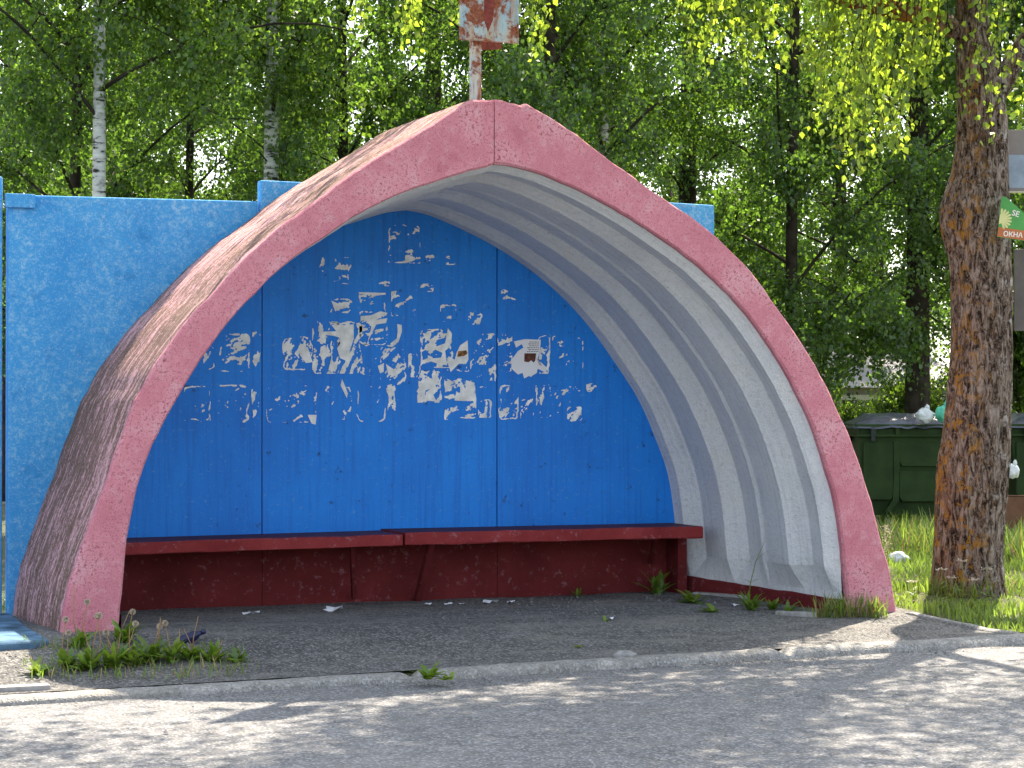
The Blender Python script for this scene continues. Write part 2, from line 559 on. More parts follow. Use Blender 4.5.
xs_far = [-400, -200, -100, -60, -40, -25, -15, -10, -7, -5] + [i * .5 for i in range(-8, 17)] + [9, 10, 12, 15, 20, 30, 50, 80, 140, 250, 400]
vs_far = [-300, -100, -40, -16, -13, -.08, 0.0] + [i * .25 for i in range(1, 25)] + [7, 8, 9, 10, 12, 15, 20, 30, 45, 70, 120, 250, 400]
sheet('ground', xs_far, vs_far, lambda x, y, v: (-.12 if v < 0 else g(x, y) - .014 + (.03 * nz(x, y, 1.3, 4) if v > .5 and x > 3.3 else 0)), M['soil'])
xs_r = [-60, -30, -15, -8] + [i * .25 for i in range(-24, 33)] + [10, 15, 30, 60]
vs_r = [-12.5, -10, -8, -7] + [-6 + i * .2 for i in range(0, 31)] + [.03]
sheet('road', xs_r, [min(v, .03) for v in vs_r], lambda x, y, v: -.036 + .004 * v * (1 if v > -3 else 0) - (.012 if v <= -3 else 0) + .012 * nz(x, y, 1.1, 2), M['road'])
xs_p = [-30, -15, -8] + [-5 + i * .1 for i in range(0, 82)]
xs_p = [x for x in xs_p if x < 3.12] + [3.12]
vs_p = [.0 + i * .09 for i in range(0, 33)]
sheet('pavement', xs_p, vs_p, lambda x, y, v: g(x, y) + .006 + (.02 * nz(x, y, 2.2, 9) * min(1, v * 3)), M['pave'])

# kerb: one cast strip with worn, chipped upper edge
k = MB(); prof = [(-.15, -.16), (-.148, -.02), (-.135, .004), (-.10, .014), (-.03, .016), (.0, .010), (.012, -.1)]
vv = []; xs_k = [-40, -20, -10, -6] + [-4.5 + i * .06 for i in range(0, 152)] + [6, 10, 20, 40]
for x in xs_k:
    seam = exp(-((((x + 1.02 + 1.2) % 2.4) if abs(x) < 6 else 0) - 1.2) ** 2 / .0008)
    for j, (v, z) in enumerate(prof):
        up_ = z > -.01
        dz = (.012 * nz(x, j * .4, 2.1, 21) + .010 * nz(x, j, 11, 22)) if up_ else 0
        dv = .014 * nz(x, j * .3 + 7, 1.7, 23) + .012 * nz(x, j + 5, 9, 24)
        vv.append((x, kerb_y(x) + v + dv, z + dz - (seam * .03 if up_ else 0) - (.012 if x < -1 and up_ else 0)))
m_ = len(prof)
k.add(vv, [(i * m_ + j, (i + 1) * m_ + j, (i + 1) * m_ + j + 1, i * m_ + j + 1) for i in range(len(xs_k) - 1) for j in range(m_ - 1)], smooth=True)
tag(k.build('kerb', M['kerb'], loc=(0, 0, 0)), None, None, None, 'structure')

# loose gravel on the broken pavement
gm = MB()
GV = []; GF = []
for i in range(4600):
    gut = i > 3400
    x = random.uniform(-3.3, 3.0); v = random.random() ** .8 * 2.6 + .06
    if gut: v = -.16 - abs(random.gauss(0, .12)) * (1 if i < 4400 else 12)
    y = kerb_y(x) + v
    if y > 1.5: continue
    if fnoise(x * 1.6, y * 1.6, 31) < .42 + .1 * random.random(): continue
    s = random.uniform(.003, .009) * (1.7 if random.random() < .06 else 1)
    z = g(x, y) + .007 if not gut else -.036
    a = random.random() * 6.28
    pts = []
    for q in range(5):
        t = a + q * 1.256 + random.uniform(-.3, .3)
        pts.append((x + cos(t) * s * random.uniform(.8, 1.3), y + sin(t) * s * random.uniform(.8, 1.3), z - .002))
    b = len(GV)
    GV += pts + [(x + random.uniform(-.3, .3) * s, y, z + s * random.uniform(.6, 1.1))]
    GF += [(b + q, b + (q + 1) % 5, b + 5) for q in range(5)]
M['gravel'] = simple('gravel', (.17, .165, .16), .9, .2, .55, 35, .2)
tag(np_mesh('gravel', GV, GF, M['gravel']), 'loose grey gravel scattered on the broken pavement', None, None, 'stuff')

# ================================================================== SHELTER CONTOURS
def resample(pts, n):
    """(x,z) polyline -> n+1 evenly spaced points on a Catmull-Rom curve, lightly smoothed"""
    P = [np.array(p, float) for p in pts]
    P = [2 * P[0] - P[1]] + P + [2 * P[-1] - P[-2]]
    out = []
    for i in range(1, len(P) - 2):
        for t in np.linspace(0, 1, 12, endpoint=False):
            a, b, c, d = P[i - 1], P[i], P[i + 1], P[i + 2]
            out.append(.5 * (2 * b + (c - a) * t + (2 * a - 5 * b + 4 * c - d) * t * t + (3 * b - a - 3 * c + d) * t ** 3))
    out.append(P[-2])
    out = np.array(out)
    for _ in range(25):
        out[1:-1] = .5 * out[1:-1] + .25 * (out[:-2] + out[2:])
    s = np.r_[0, np.cumsum(np.linalg.norm(np.diff(out, axis=0), axis=1))]
    q = np.linspace(0, s[-1], n + 1)
    return np.c_[np.interp(q, s, out[:, 0]), np.interp(q, s, out[:, 1])]


NS = 64
XA = 0.03


def xz(l, Y): return [(p.x, p.z) for p in (at_y(a, b, Y) for a, b in l)]


in_L = xz([(118, 650), (119, 632), (122, 595), (127, 542), (135, 497), (150, 449), (178, 400), (211, 344), (262, 285), (319, 240), (384, 200), (447, 178), (496.5, 164)], 0)
in_R = xz([(849.5, 618), (848, 599), (846, 577), (842, 540), (837, 505), (827, 467), (810, 419), (788, 374), (766, 340), (747, 313), (710, 274), (657, 234), (620, 211), (560, 180), (519, 166), (496.5, 164)], 0)
out_L = xz([(59, 650), (62, 625), (67.5, 591), (88, 531), (109, 475), (135, 405), (160, 357), (190, 317), (222, 284), (262, 242), (319, 199), (357, 170), (414, 135), (472, 99)], 0)
out_R = xz([(900, 628), (897, 612), (891, 572), (880, 533), (871, 498), (854, 446), (829, 390), (797, 334), (764, 288), (745, 265), (715, 234), (677, 206), (657, 194), (620, 167), (582, 139), (552, 118), (526, 103)], 0)
bk_R = xz([(683, 596), (681, 587), (676, 540), (674, 515), (668, 474), (657, 443), (640, 402), (617, 366), (588, 325), (558, 293), (526, 267), (489, 243), (450, 224), (425, 214), (408, 210.5)], 1.6)
bk_R[-1] = (XA, bk_R[-1][1])
iL = resample(in_L, NS); iR = resample(in_R, NS)
# the flat crown of the rim belongs to both branches
oL = np.vstack([resample(out_L, NS - 6), np.array([(at_y(472 + (497 - 472) * t, 99, 0).x, at_y(480, 99 - .4 * t, 0).z) for t in np.linspace(1 / 6, 1, 6)])])
oR = np.vstack([resample(out_R, NS - 6), np.array([(at_y(526 + (497 - 526) * t, 99, 0).x, at_y(500, 103 - 4.4 * t, 0).z - .015 * (1 - t)) for t in np.linspace(1 / 6, 1, 6)])])
oL[-1, 0] = oR[-1, 0] = iL[-1, 0] = iR[-1, 0] = XA
oR[-1, 1] = oL[-1, 1]; iR[-1, 1] = iL[-1, 1]
bR = resample(bk_R, NS)
bL = np.c_[XA - (bR[:, 0] - XA) * .965, bR[:, 1]]
# even out the arc-length pairing so that ribs run square to the arch
def jit(A, seed, amp):
    s = np.arange(len(A)) * .09
    B = A.copy()
    B[:-1, 0] += amp * (fnoise(s[:-1] * 2.3, s[:-1] * 0 + .5, seed) - .5) + amp * .9 * (fnoise(s[:-1] * 9, s[:-1] * 0 + .5, seed + 1) - .5)
    B[:-1, 1] += amp * (fnoise(s[:-1] * 2.9, s[:-1] * 0 + .5, seed + 2) - .5) + amp * .9 * (fnoise(s[:-1] * 8, s[:-1] * 0 + .5, seed + 3) - .5)
    return B
iL = jit(iL, 1, .014); iR = jit(iR, 2, .014); oL = jit(oL, 3, .022); oR = jit(oR, 4, .022)
for _k in range(NS + 1):                                                # the left wall leans in less than the right one
    _w = .30 + .70 * sst(.55, 1.0, _k / NS)
    bL[_k] = iL[_k] + (bL[_k] - iL[_k]) * _w
DEPTH = 1.60

shelter = empty('bus_shelter', (XA, .8, .08), 'pink and blue concrete bus shelter shaped as a pointed arch with white ribbed vault', 'bus shelter')


def rim(I, O, side):
    """front face of the arch with chamfered, chipped edges"""
    b = MB(); n = len(I)
    ch = .014
    rows = []
    for k_ in range(n):
        i_, o_ = I[k_], O[k_]
        d = (o_ - i_) / max(1e-6, np.linalg.norm(o_ - i_))
        xo = .003 * side if k_ == n - 1 else 0
        row = [(i_[0] + xo, .05, i_[1]), (i_[0] + xo, ch, i_[1])]
        for t in (0, .25, .5, .75, 1):
            p = i_ + d * ch + (o_ - i_ - 2 * d * ch) * t
            w = .010 * nz(p[0], p[1], 3, 41) + .006 * nz(p[0], p[1], 14, 42)
            row.append((p[0] + xo, w, p[1]))
        row += [(o_[0] + xo, ch, o_[1]), (o_[0] + xo, .05, o_[1])]
        rows.append(row)
    m = len(rows[0])
    b.add([p for r in rows for p in r], [(a * m + c, a * m + c + 1, (a + 1) * m + c + 1, (a + 1) * m + c) if side > 0 else (a * m + c, (a + 1) * m + c, (a + 1) * m + c + 1, a * m + c + 1) for a in range(n - 1) for c in range(m - 1)])
    # crown seam cheek
    b.add(rows[-1] + [(p[0], .3, p[2]) for p in (rows[-1][0], rows[-1][-1])], [tuple(range(m))])
    return b.build('rim', M['pink'], shelter)


rim(iL, oL, -1); rim(iR, oR, 1)


def roof(O, side):
    b = MB(); n = len(O)
    ys = [.05, .2, .45, .8, 1.2, 1.5, 1.62, 1.64]
    s = np.r_[0, np.cumsum(np.linalg.norm(np.diff(O, axis=0), axis=1))]
    V = []; U = []
    cx = np.array([XA, 1.0])
    for k_ in range(n):
        nrm = O[k_] - cx; nrm = nrm / np.linalg.norm(nrm)
        for j, y in enumerate(ys):
            a = .007 * nz(s[k_], y * 2, 2.2, 51 + (side > 0)) + .005 * nz(s[k_] * 1.5, y * 9, 1.5, 53) if 0 < j < 7 else 0
            sh = (-.03 if j == 7 else 0) - .012 * y
            p = O[k_] + nrm * (a + sh)
            if k_ == n - 1: p[0] = XA
            V.append((p[0], y, p[1])); U.append((s[k_] + side * 20, y))
    m = len(ys)
    b.add(V, [(a * m + c, a * m + c + 1, (a + 1) * m + c + 1, (a + 1) * m + c) for a in range(n - 1) for c in range(m - 1)], smooth=True, uvs=U)
    return b


rb = roof(oL, -1)
r2 = roof(oR, 1)
o_ = len(rb.v)
for k_, f in enumerate(r2.f):
    rb.uv[len(rb.f)] = r2.uv[k_]; rb.f.append(tuple(reversed([i + o_ for i in f]))); rb.mi.append(0); rb.sm.append(True)
rb.v += r2.v
for k_ in range(len(rb.f)):                                          # reversed winding needs the uv order reversed too
    if k_ >= len(rb.f) - len(r2.f): rb.uv[k_] = list(reversed(rb.uv[k_]))
rb.build('roof_shell', M['roof'], shelter)

PROF = [(.05, .0), (.115, .080), (.27, .072), (.39, .178), (.68, .180), (.71, .194), (.93, .180), (1.05, .282), (1.38, .270), (1.49, .366), (1.6, .38)]
VALLEY = {2: 3, 4: 5, 6: 7, 8: 9}


def vault(I, Bk, side):
    b = MB(); n = len(I)
    s = np.r_[0, np.cumsum(np.linalg.norm(np.diff(I, axis=0), axis=1))]
    q_ = np.r_[np.linspace(0, 7, 64, endpoint=False), np.linspace(7, n - 1, 2 * (n - 8) + 1)]
    ii = np.arange(n)
    I = np.c_[np.interp(q_, ii, I[:, 0]), np.interp(q_, ii, I[:, 1])]; Bk = np.c_[np.interp(q_, ii, Bk[:, 0]), np.interp(q_, ii, Bk[:, 1])]; s = np.interp(q_, ii, s); n = len(q_)
    V = []; U = []
    m = len(PROF)
    for k_ in range(n):
        h = I[k_][1] - I[0][1]
        fl = 1 - min(1, max(0, (h - .17) / .17))
        crown = 1 - .45 * sst(.75, 1.0, k_ / (n - 1))
        for j, (y, i) in enumerate(PROF):
            if fl > 0:
                y2 = y; 
                if j in VALLEY: y2 = y + (PROF[VALLEY[j]][0] - .004 - y) * fl
                line = .2375 * y2
                i = i + (line - i) * fl; y = y2
            w = i / .38
            p = I[k_] + (Bk[k_] - I[k_]) * w
            ww = .005 * nz(s[k_] + side * 9, y * 2, 1.4, 61) + .003 * nz(s[k_] * 3, y * 9 + 40, 2, 62) if 0 < j < m - 1 else 0
            V.append((p[0] - side * ww, y, p[1] - ww)); U.append((s[k_] + side * 20, y))
    q = [(a * m + c, (a + 1) * m + c, (a + 1) * m + c + 1, a * m + c + 1) if side > 0 else (a * m + c, a * m + c + 1, (a + 1) * m + c + 1, (a + 1) * m + c) for a in range(n - 1) for c in range(m - 1)]
    b.add(V, q, uvs=U)
    return b


vb = vault(iL, bL, -1); v2 = vault(iR, bR, 1)
o_ = len(vb.v); nf = len(vb.f)
for k_, f in enumerate(v2.f):
    vb.uv[nf + k_] = v2.uv[k_]; vb.f.append(tuple(i + o_ for i in f)); vb.mi.append(0); vb.sm.append(False)
vb.v += v2.v
vo_ = vb.build('ribbed_vault', M['lime'], shelter)

# red plinth strips at the foot of the vault
for side, I, Bk in ((1, iR, bR), (-1, iL, bL)):
    A = at_y(838, 600, .05) if side > 0 else Vector((iL[1][0], .05, .25))
    Bq = at_y(688, 574.5, 1.58)
    x0 = float(np.interp(.20, I[:, 1], I[:, 0])); x1 = float(np.interp(.24, Bk[:, 1], Bk[:, 0]))
    pb = MB(); V = []
    for t in np.linspace(0, 1, 24):
        y = .03 + t * 1.55
        x = x0 + (x1 - x0) * t - side * (.020 + .006 * nz(t * 20, side, 1.0, 71)); zt = (A.z + (Bq.z - A.z) * t) + .012 * nz(t * 18, 3 + side, 1.0, 72)
        V += [(x, y, -.08), (x, y, zt - .006), (x + side * .006, y, zt), (x + side * .09, y, zt + .002)]
    pb.add(V, [(a * 4 + c, a * 4 + c + 1, a * 4 + c + 5, a * 4 + c + 4) if side < 0 else (a * 4 + c, a * 4 + c + 4, a * 4 + c + 5, a * 4 + c + 1) for a in range(23) for c in range(3)])
    pb.build('plinth', M['maroon'], shelter)

# back boards: three tall painted slabs, cut to the arch
def ztop(x):
    Bk = bR if x >= XA else bL
    xs = Bk[:, 0] if x >= XA else -Bk[:, 0] + 2 * XA
    xx = x if x >= XA else 2 * XA - x
    return float(np.interp(-xx, -xs, Bk[:, 1]))


JOINTS = [-2.36, at_y(262, 450, 1.598).x, at_y(497, 450, 1.598).x, 2.20]
boards = []
for a, b_ in zip(JOINTS[:-1], JOINTS[1:]):
    xs = np.linspace(a + .004, b_ - .004, 40)
    poly = [(xs[0], .545)] + [(x, max(.55, min(ztop(x) + .10, 2.93))) for x in xs] + [(xs[-1], .545)]
    bb = MB(); bb.prism(list(reversed(poly)), 1.598, 1.645)
    boards.append(bb.build('back_board', M['blue_in'], shelter))
    lo = MB(); lo.box((a + .0012, 1.592, -.05), (b_ - .0012, 1.646, .544), bev=.004)
    lo.build('base_panel', M['maroon'], shelter)

# ------------------------------------------------------------------ torn paper left on the back boards (sub-parts of a board)
YP = 1.5955


def march(x0, z0, nx, nz_, c, fld, mb, mi=0):
    """marching squares of fld>0 on the back plane"""
    for i in range(nx - 1):
        for j in range(nz_ - 1):
            q = [fld[i, j], fld[i + 1, j], fld[i + 1, j + 1], fld[i, j + 1]]
            if max(q) <= 0: continue
            p = [(x0 + i * c, z0 + j * c), (x0 + (i + 1) * c, z0 + j * c), (x0 + (i + 1) * c, z0 + (j + 1) * c), (x0 + i * c, z0 + (j + 1) * c)]
            poly = []
            for a in range(4):
                b = (a + 1) % 4
                if q[a] > 0: poly.append(p[a])
                if (q[a] > 0) != (q[b] > 0):
                    t = q[a] / (q[a] - q[b])
                    poly.append((p[a][0] + (p[b][0] - p[a][0]) * t, p[a][1] + (p[b][1] - p[a][1]) * t))
            if len(poly) >= 3:
                mb.add([(x, YP, z) for x, z in poly], [tuple(range(len(poly)))], mi)


def board_of(x):
    for o, a, b_ in zip(boards, JOINTS[:-1], JOINTS[1:]):
        if a <= x < b_: return o
    return boards[-1]


# (x0, y0, x1, y1) in the photograph, fill, edge, streak angle
POST = [(184, 385, 211, 422, -.10, .16, 40), (218, 385, 249, 423, -.10, .2, 35), (251, 384, 260, 421, -.02, .08, 80), (266, 386, 317, 423, -.10, .14, 30),
        (322, 386, 352, 421, -.10, .12, 60), (356, 386, 387, 422, -.13, .22, 50), (387, 384, 396, 420, -.06, .1, 75), (201, 344, 214, 371, -.12, .2, 80),
        (219, 334, 250, 372, .02, .1, 25), (252, 332, 261, 371, .0, .12, 85), (282, 337, 312, 371, .05, .1, 60), (312, 322, 340, 374, .0, .14, 80), (330, 322, 362, 374, .09, .14, 65),
        (359, 311, 388, 345, -.02, .14, 15), (360, 344, 388, 376, -.13, .16, 80), (380, 344, 406, 386, -.02, .08, 40), (330, 299, 352, 313, .02, .04, 10), (358, 291, 387, 313, -.13, .2, 5),
        (391, 290, 424, 317, -.12, .16, 30), (388, 225, 420, 263, -.10, .2, 15), (319, 257, 327, 285, -.08, .06, 80), (334, 256, 351, 284, -.06, .14, 0), (376, 280, 392, 287, .0, .04, 5),
        (420, 329, 452, 368, .05, .12, 20), (408, 352, 420, 378, .02, .06, 88), (445, 340, 470, 372, -.05, .1, 75), (470, 333, 496, 388, -.09, .12, 45), (417, 370, 442, 403, .06, .06, 55), (444, 378, 476, 420, .02, .16, 20), (478, 400, 492, 418, -.04, .2, 80),
        (497, 334, 512, 376, -.02, .12, 20), (536, 335, 550, 374, -.04, .2, 80), (551, 336, 583, 374, -.13, .24, 40), (498, 384, 518, 420, -.09, .18, 50), (520, 398, 534, 420, -.01, .05, 50),
        (535, 384, 551, 418, -.04, .08, 75), (552, 390, 572, 413, -.08, .05, 60), (567, 407, 583, 422, .10, .05, 50), (565, 384, 584, 396, -.07, .04, -30), (423, 254, 434, 264, .0, .03, 15), (446, 256, 460, 265, -.02, .03, 0), (468, 307, 482, 326, -.05, .06, 60), (440, 304, 456, 322, -.07, .1, 20), (420, 284, 434, 292, .0, .03, 25), (500, 290, 520, 300, -.02, .03, 20), (586, 384, 598, 394, -.04, .02, 10)]
paper_n = 0
for pi_, (x0, y0, x1, y1, fill, edge, ang) in enumerate(POST):
    A = at_y(x0, y1, YP); Bc = at_y(x1, y0, YP)
    c = .0034
    nx = int((Bc.x - A.x) / c) + 3; nz2 = int((Bc.z - A.z) / c) + 3
    X, Z = np.meshgrid(np.arange(nx) * c, np.arange(nz2) * c, indexing='ij')
    w, h = Bc.x - A.x, Bc.z - A.z
    th = radians(ang); ct, st_ = cos(th), sin(th)
    Xr = X * ct + Z * st_; Zr = -X * st_ + Z * ct
    n1 = fnoise(Xr * 12 + pi_ * 7.1, Zr * 34 + pi_ * 3.3, 100 + pi_, 4)
    n2 = fnoise(X * 11 + 50, Z * 11 + pi_, 200 + pi_, 3)
    n3 = fnoise(X * 75, Z * 75, 300 + pi_, 2)
    wx = X + .022 * (fnoise(X * 14, Z * 14 + 9, 400 + pi_, 3) - .5) * 2; wz = Z + .022 * (fnoise(X * 14 + 31, Z * 14, 500 + pi_, 3) - .5) * 2
    rc = .03
    qx = np.abs(wx - w / 2) - (w / 2 - rc); qz = np.abs(wz - h / 2) - (h / 2 - rc)
    d = rc - (np.hypot(np.maximum(qx, 0), np.maximum(qz, 0)) + np.minimum(np.maximum(qx, qz), 0))
    e = np.exp(-((d - .007) / .0055) ** 2)
    cen = np.clip(d / (.25 * min(w, h)), 0, 1)
    f = (n1 - .5) * 1.05 + (n3 - .5) * .30 + fill * 1.1 - .085 + edge * e * 2.0 * np.clip((n2 - .44) * 9, 0, 1) - .10 * (1 - cen) * (1 - e)
    f = np.where(d > 0, f, -.2)
    f[0, :] = f[-1, :] = f[:, 0] = f[:, -1] = -.2
    mb = MB(); march(A.x, A.z, nx, nz2, c, f, mb)
    if mb.f:
        mb.build('paper_remnant', M['paper'], board_of((A.x + Bc.x) / 2)); paper_n += 1


def px_poly(o, s, pts): return [(o[0] + x * s, o[1] + y * s) for x, y in pts]


def paper_poly(mb, pts, mi=0, y=YP - .0016):
    v = [at_y(a, b, y) for a, b in pts]
    mb.add(v, [tuple(range(len(v)))], mi)


# the one notice that is still readable: white sheet, lines of print and a dark photograph
nm = MB()
big = px_poly((490, 325), .1367, [(175, 120), (255, 103), (372, 108), (366, 190), (345, 250), (375, 275), (415, 310), (410, 355), (380, 335), (348, 320), (342, 352), (310, 370), (300, 380), (285, 372), (250, 392), (238, 350), (205, 362), (155, 318), (160, 250), (205, 190), (245, 165), (232, 140), (190, 165)])
paper_poly(nm, big)
paper_poly(nm, px_poly((490, 325), .1367, [(252, 207), (338, 207), (332, 258), (320, 275), (300, 258), (285, 272), (250, 268)]), 2, YP - .0028)
for r_ in range(6):
    yy = 122 + r_ * 14
    x = 285 + random.uniform(-20, 10)
    while x < 352:
        l = random.uniform(8, 22)
        paper_poly(nm, px_poly((490, 325), .1367, [(x, yy), (min(x + l, 358), yy), (min(x + l, 358), yy + 5), (x, yy + 5)]), 1, YP - .0028)
        x += l + 4
for r_ in range(4):
    yy = 245 + r_ * 13; x = 342 + r_ * 5
    paper_poly(nm, px_poly((490, 325), .1367, [(x, yy), (x + 22, yy + 8), (x + 20, yy + 13), (x - 1, yy + 5)]), 1, YP - .0028)
tag(nm.build('notice', [M['notice'], M['ink'], M['photo']], boards[1]), 'largest white torn notice with lines of print and a dark photo')
nm = MB()
paper_poly(nm, px_poly((400, 320), .1368, [(415, 235), (440, 185), (495, 148), (500, 290), (482, 322), (430, 320), (370, 380), (345, 300), (362, 268), (400, 290)]))
paper_poly(nm, px_poly((400, 320), .1368, [(425, 228), (485, 222), (495, 245), (470, 262), (418, 270)]), 2, YP - .0028)
tag(nm.build('notice', [M['paper'], M['ink'], M['photo2']], boards[1]), 'torn paper corner with a small brown and yellow photo')
hand = [[(440, 435), (478, 505), (482, 440), (545, 458), (540, 585), (470, 592), (398, 588), (412, 520), (440, 540)], [(170, 440), (205, 410), (245, 450), (215, 505), (185, 515), (180, 560), (140, 550), (122, 520), (150, 470)],
        [(190, 520), (215, 545), (240, 540), (268, 595), (185, 590)], [(232, 400), (250, 360), (292, 445), (270, 455), (252, 420), (240, 460)], [(165, 95), (230, 105), (215, 150), (190, 150)], [(235, 205), (330, 170), (350, 60), (380, 100), (375, 170), (330, 225), (345, 330), (290, 325), (180, 285), (300, 275), (310, 240)]]
for h_ in hand:
    nm = MB(); paper_poly(nm, px_poly((400, 320), .1368, h_), 0, YP - .0009); nm.build('paper_remnant', M['paper'], boards[1])
hand2 = [[(105, 265), (185, 262), (160, 228), (240, 232), (275, 225), (275, 300), (262, 340), (240, 415), (205, 400), (190, 350), (220, 300), (170, 285), (105, 280)], [(160, 105), (205, 125), (245, 112), (225, 140), (180, 160)], [(310, 185), (365, 180), (410, 160), (448, 168), (440, 182), (360, 195), (310, 210)],
         [(340, 212), (448, 195), (440, 220), (390, 228), (345, 320), (365, 240)], [(0, 325), (40, 345), (65, 420), (30, 425), (0, 385)], [(160, 400), (190, 450), (180, 470), (145, 462)], [(215, 505), (245, 580), (240, 605), (208, 540)], [(40, 690), (85, 690), (80, 740), (60, 735), (45, 705)],
         [(300, 62), (438, 66), (438, 74), (390, 80), (350, 95), (370, 78), (302, 72)], [(398, 440), (430, 425), (428, 470), (410, 478)], [(440, 430), (500, 470), (480, 495), (450, 480)], [(498, 225), (520, 230), (522, 262), (505, 315), (470, 345), (462, 325), (495, 300), (500, 265)]]
for h_ in hand2:
    pts = px_poly((300, 280), .1954, h_)
    nm = MB(); paper_poly(nm, pts, 0, YP - .0009); nm.build('paper_remnant', M['paper'], board_of(at_y(*pts[0], YP).x))

# ================================================================== BENCH
bench = empty('bench', (-.05, 1.35, .1), 'long dark red concrete bench of two planks inside the arch', 'bench')


def plank(x0, x1, zl, zr, th):
    b = MB(); n = 60; V = []
    pr = [(1.105, -1), (1.098, -.9), (1.098, -.1), (1.106, 0), (1.585, 0), (1.585, -1)]
    for k_ in range(n + 1):
        t = k_ / n; x = x0 + (x1 - x0) * t; zt = zl + (zr - zl) * t
        for j, (y, q) in enumerate(pr):
            yy = y + (.012 * nz(x, j * .5, 4, 81) + .008 * nz(x, j, 17, 82) if j < 4 else 0)
            zz = zt + q * th + (.010 * nz(x, j * .6 + 4, 5, 83) if j < 4 else 0)
            V.append((x + (.012 * (2 - abs(j - 2)) * (1 if k_ == n else -1 if k_ == 0 else 0)) * .0, yy, zz))
    m = len(pr)
    b.add(V, [(a * m + c, (a + 1) * m + c, (a + 1) * m + (c + 1) % m, a * m + (c + 1) % m) for a in range(n) for c in range(m)])
    for f in range(len(b.f)):
        if f % m in (3,): b.mi[f] = 1
    b.add([V[j] for j in range(m)], [tuple(range(m))]); b.add([V[n * m + j] for j in range(m)], [tuple(reversed(range(m)))])
    return b.build('seat_plank', [M['bench'], M['bench_top']], bench, fixn=True)


plank(-2.13, -.178, .594, .603, .078)
plank(-.158, 2.085, .614, .605, .083)
for (a, b_, w) in (((352, 548), (354, 598), .034), ((431, 548), (417, 602), .05), ((656, 541), (650, 562), .034)):
    A = at_y(*a, 1.22); Bq = at_y(*b_, 1.56)
    A.z = .535
    mb = MB(); mb.tube([A, Bq], [w / 2 * 1.2, w / 2 * 1.2], 4, smooth=False)
    mb.build('bracket', M['maroon'], bench)
nb_ = MB(); nb_.box((2.04, 1.40, .0), (2.115, 1.585, .522), bev=.006); nb_.build('end_support', M['maroon'], bench)

# ================================================================== FENCE OF PAINTED SLABS
fence = empty('slab_fence', (-2.7, 1.72, .1), 'weathered light blue concrete slab fence running behind the arch', 'fence')


def slab(x0, x1, zt, zr=None, y0=1.66, y1=1.75):
    b = MB(); n = 8
    zr = zt if zr is None else zr
    poly = [(x0, -.1), (x1, -.1), (x1, zr), (x0, zt)]
    b.prism(poly, y0, y1)
    o = b.build('panel', M['blue_out'], fence)
    bv = o.modifiers.new('Bevel', 'BEVEL'); bv.width = .012; bv.segments = 2
    return o


for x0, x1, a, b_ in ((-6.25, -4.48, 2.95, 2.95), (-4.46, -2.722, 2.95, 2.945), (-2.688, -1.015, 2.83, 2.845), (-.995, .765, 2.99, 2.975), (.775, 2.482, 2.975, 2.94)):
    slab(x0, x1, a, b_)
sb = MB(); sb.box((-2.71, 1.625, 2.745), (at_y(35, 200, 1.64).x, 1.658, 2.835), bev=.006); sb.build('strap', M['blue_out'], fence)

# blue step slab at the left
st = MB()
st.prism([(-4.6, -.55), (-2.88, -.45), (-2.815, -.36), (-2.80, .3), (-2.745, 1.2), (-2.95, 1.3), (-4.6, 1.3)], .0, .165, axis='z')
o = st.build('step_slab', M['step'])
bv = o.modifiers.new('Bevel', 'BEVEL'); bv.width = .022; bv.segments = 3
tag(o, 'low blue painted concrete slab on the ground left of the pink arch', 'concrete slab')

# ================================================================== RUSTY SIGN ON THE CROWN
sign = empty('rusty_sign', (-.038, .15, 3.36), 'rusty metal box sign on a short post above the crown of the arch', 'sign')
b = MB(); b.box((-.068, .12, 3.33), (-.008, .18, 4.45), bev=.004); b.build('post', M['rust'], sign)
b = MB(); b.box((-.156, .085, 3.768), (.225, .112, 4.40), bev=.005)
for zz in (3.768,):
    b.box((-.160, .078, zz - .008), (.229, .118, zz + .012), bev=.003)
b.box((-.162, .078, 3.76), (-.15, .118, 4.41), bev=.003); b.box((.219, .078, 3.76), (.231, .118, 4.41), bev=.003)
b.build('front_plate', M['rust'], sign)
b = MB(); b.add([at_y(*p, .0835) for p in ((486, -30), (494, -34), (495, 0), (493, 20), (488, 32), (484, 20), (484, 0))], [tuple(range(7))])
M['rust_red'] = simple('red_rust_streak', (.20, .045, .035), .8, .2, .35, 30, .2)
b.build('paint_streak', M['rust_red'], sign)
Mx = Matrix.Translation((-.03, .19, 3.715)) @ Matrix.Rotation(radians(38), 4, 'Z') @ Matrix.Rotation(radians(-9), 4, 'Y')
b = MB(); b.box((0, 0, 0), (.36, .02, .62), M=Mx); b.build('rear_plate', M['rust_red'], sign)
b = MB(); b.box((-.09, .1, 3.84), (.10, .135, 3.87)); b.box((-.09, .1, 4.2), (.10, .135, 4.23)); b.build('bracket', M['rust'], sign)

